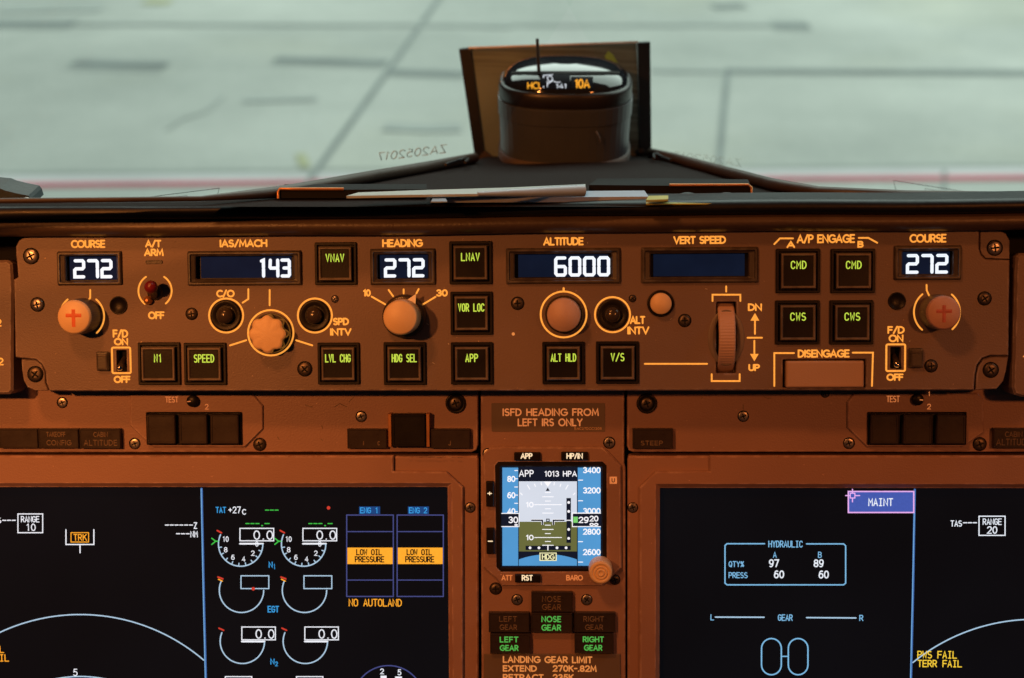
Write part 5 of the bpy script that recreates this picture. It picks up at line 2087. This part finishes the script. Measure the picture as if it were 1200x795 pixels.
def f(mb):
    I.fill(mb, 681, 814, 140, 711, 'isfd_blue', .0001)
    for y_ in (213, 333, 571, 690):
        I.ln(mb, [(683, y_), (711, y_)], 'isfd_white', 5, .0002)
    for t_, y_ in (('3400', 155), ('3200', 273), ('3000', 393), ('2800', 513), ('2600', 632)):
        I.tx(mb, t_, 711, 814, y_ - 18, y_ + 18, 'isfd_white', 6.5, .0002)
    I.fill(mb, 647, 815, 402, 486, 'isfd_white', .00025)
    I.fill(mb, 652, 815, 408, 481, 'isfd_black', .0003)
    I.fill(mb, 655, 681, 426, 461, 'isfd_green', .0004)
    I.tx(mb, '29', 685, 745, 426, 463, 'isfd_white', 6.5, .0004)
    I.tx(mb, '20', 749, 801, 420, 454, 'isfd_white', 6, .0004)
    I.tx(mb, '00', 749, 801, 462, 480, 'isfd_white', 6, .0004)


idraw('altitude_tape', f)


def f(mb):
    I.fill(mb, 338, 676, 220, 455, 'isfd_sky', .0001)
    I.fill(mb, 338, 676, 455, 628, 'isfd_ground', .0001)
    # lower dark band above the heading disc
    q = [(338, 711), (338, 676)] + [(507 + 500 * math.sin(R(a)), 1145 - 500 * math.cos(R(a))) for a in range(-19, 20, 2)] + [(676, 676), (676, 711)]
    s.poly(mb, [(zx(x), zy(y)) for x, y in q], 'isfd_blue', ZS + .0001)
    I.ln(mb, [(336, 140), (336, 712)], 'isfd_black', 4, .00022)
    I.ln(mb, [(679, 140), (679, 712)], 'isfd_black', 4, .00022)
    s.poly(mb, [(zx(484), zy(222)), (zx(528), zy(222)), (zx(506), zy(252))], 'isfd_white', ZS + .0002)
    s.poly(mb, [(zx(494), zy(276)), (zx(506), zy(256)), (zx(518), zy(276))], 'isfd_black', ZS + .0002)
    for a in (-60, -45, -30, -20, -10, 10, 20, 30, 45, 60):
        r0, r1 = 208, (238 if abs(a) in (30, 60) else 226)
        c0, s0 = math.sin(R(a)), math.cos(R(a))
        if abs(a) == 60:
            continue
        I.ln(mb, [(506 + r0 * c0, 447 - r0 * s0), (506 + r1 * c0, 447 - r1 * s0)], 'isfd_white', 5, .0002)
    for y_, hw2 in ((285, 17), (310, 33), (335, 17), (380, 17), (405, 33), (475, 17), (500, 33), (524, 17), (570, 17), (592, 33)):
        I.ln(mb, [(507 - hw2, y_), (507 + hw2, y_)], 'isfd_white', 4.5, .0002)
    for y_ in (356, 547):
        I.ln(mb, [(428, y_), (588, y_)], 'isfd_white', 4.5, .0002)
        I.tx(mb, '10', 380, 424, y_ - 16, y_ + 16, 'isfd_white', 6, .0002)
    for sg in (-1, 1):
        q = [(507 + sg * 97, 447), (507 + sg * 32, 447), (507 + sg * 32, 474)]
        I.ln(mb, q, 'isfd_white', 13, .00025)
        I.ln(mb, q, 'isfd_black', 8.5, .00032)
    I.ln(mb, [(497, 447), (517, 447)], 'isfd_black', 20, .00025)
    I.ln(mb, [(502, 447), (512, 447)], 'isfd_sky', 9, .00032)


idraw('attitude_ball', f)


def f(mb):
    I.tx(mb, 'APP', 338, 424, 154, 194, 'isfd_white', 5.5, .0002, gap=1.6)
    I.tx(mb, '1013 HPA', 488, 676, 159, 193, 'isfd_white', 5.5, .0002, gap=1.7)


idraw('pressure_text', f)


def f(mb):
    I.fill(mb, 615, 641, 317, 578, 'isfd_black', .00022)
    I.fill(mb, 377, 640, 595, 620, 'isfd_black', .00023)
    for y_ in (343, 395, 500, 552):
        s.poly(mb, [(zx(628 + 8 * math.cos(R(a))), zy(y_ + 8 * math.sin(R(a)))) for a in range(0, 360, 30)], 'isfd_white', ZS + .0003)
    for x_ in (403, 455, 560, 613):
        s.poly(mb, [(zx(x_ + 8 * math.cos(R(a))), zy(607 + 8 * math.sin(R(a)))) for a in range(0, 360, 30)], 'isfd_white', ZS + .0003)
    I.ln(mb, [(614, 447), (642, 447)], 'isfd_white', 5, .0003)
    I.ln(mb, [(507, 594), (507, 622)], 'isfd_white', 6, .0003)
    I.fill(mb, 458, 558, 635, 683, 'isfd_cream', .0003)
    I.fill(mb, 464, 552, 640, 678, 'isfd_black', .00036)
    I.tx(mb, 'HDG', 472, 545, 643, 676, 'isfd_cream', 5.5, .00042, gap=1.5)


idraw('deviation_scales', f)


def key(a, b, c, d, txt, tb, mat, sw=1.3):
    X0, X1, Y0, Y1 = s.box(a, b, c, d, ZI)
    mb = MB()
    mb.rblock(X0, X1, Y0, Y1, [(0, ZI + .0001), (0, ZI + .0022), (.0004, ZI + .0028), (.0008, ZI + .0029)], .0006, 'cap_plastic')
    kk = s.part(mb, 'key', ((X0 + X1) / 2, (Y0 + Y1) / 2, ZI))
    mb = MB()
    s.text(txt, *tb, sw, mat, ZI + .003, mb=mb, gap=1.3)
    s.part(mb, 'legend', ((X0 + X1) / 2, (Y0 + Y1) / 2, ZI + .003), kk)


key(602.6, 633.4, 529.8, 539.6, 'APP', (610, 624, 531.2, 538), 'key_white')
key(657.6, 688.8, 529.4, 539.2, 'HP/IN', (663.8, 683, 531.2, 538), 'key_white')
key(603.6, 633.6, 672.4, 682, 'RST', (611.4, 624.4, 674, 680.8), 'key_white')
key(569.8, 578.8, 563.5, 593.2, '+', (571, 576.6, 575, 582), 'key_white', 1.1)
key(570.2, 579.6, 618.2, 648.6, '-', (571.6, 577.6, 631, 638), 'key_white', 1.3)
s.text('ATT', 587.6, 600.6, 674, 680.6, 1.3, 'orange_light', ZI + .0001)
s.text('BARO', 663.4, 683.2, 674, 680.6, 1.3, 'orange_light', ZI + .0001)
mb = MB()
X0, X1, Y0, Y1 = s.box(714.4, 723, 558.8, 567.2, ZI)
mb.rblock(X0, X1, Y0, Y1, [(0, ZI + .0001), (.0001, ZI + .0003)], .0003, 'orange_light')
s.text('U', 716.6, 720.8, 560.4, 565.6, 1.1, 'placard_brown', ZI + .0005, mb=mb)
s.part(mb, 'small_sticker', ((X0 + X1) / 2, (Y0 + Y1) / 2, ZI))
x, y = s.p.L(703.5, 665.5, ZI)
kk = s.p.k(703, 666, ZI)
mb = MB()
mb.lathe(x, y, [(14 * kk, ZI), (13.6 * kk, ZI + .012), (12.6 * kk, ZI + .0135), (9.4 * kk, ZI + .0138), (9 * kk, ZI + .0132), (8 * kk, ZI + .0132), (7.6 * kk, ZI + .014), (6 * kk, ZI + .014), (5.6 * kk, ZI + .0134),
                (4.6 * kk, ZI + .0134), (4.2 * kk, ZI + .0142), (2.6 * kk, ZI + .0142), (2.2 * kk, ZI + .0137), (.5 * kk, ZI + .0137)], 'knob_tan', 40)
s.part(mb, 'baro_knob', (x, y, ZI))

# helper properties are no longer needed
for o in COL.objects:
    if '_at' in o:
        del o['_at']
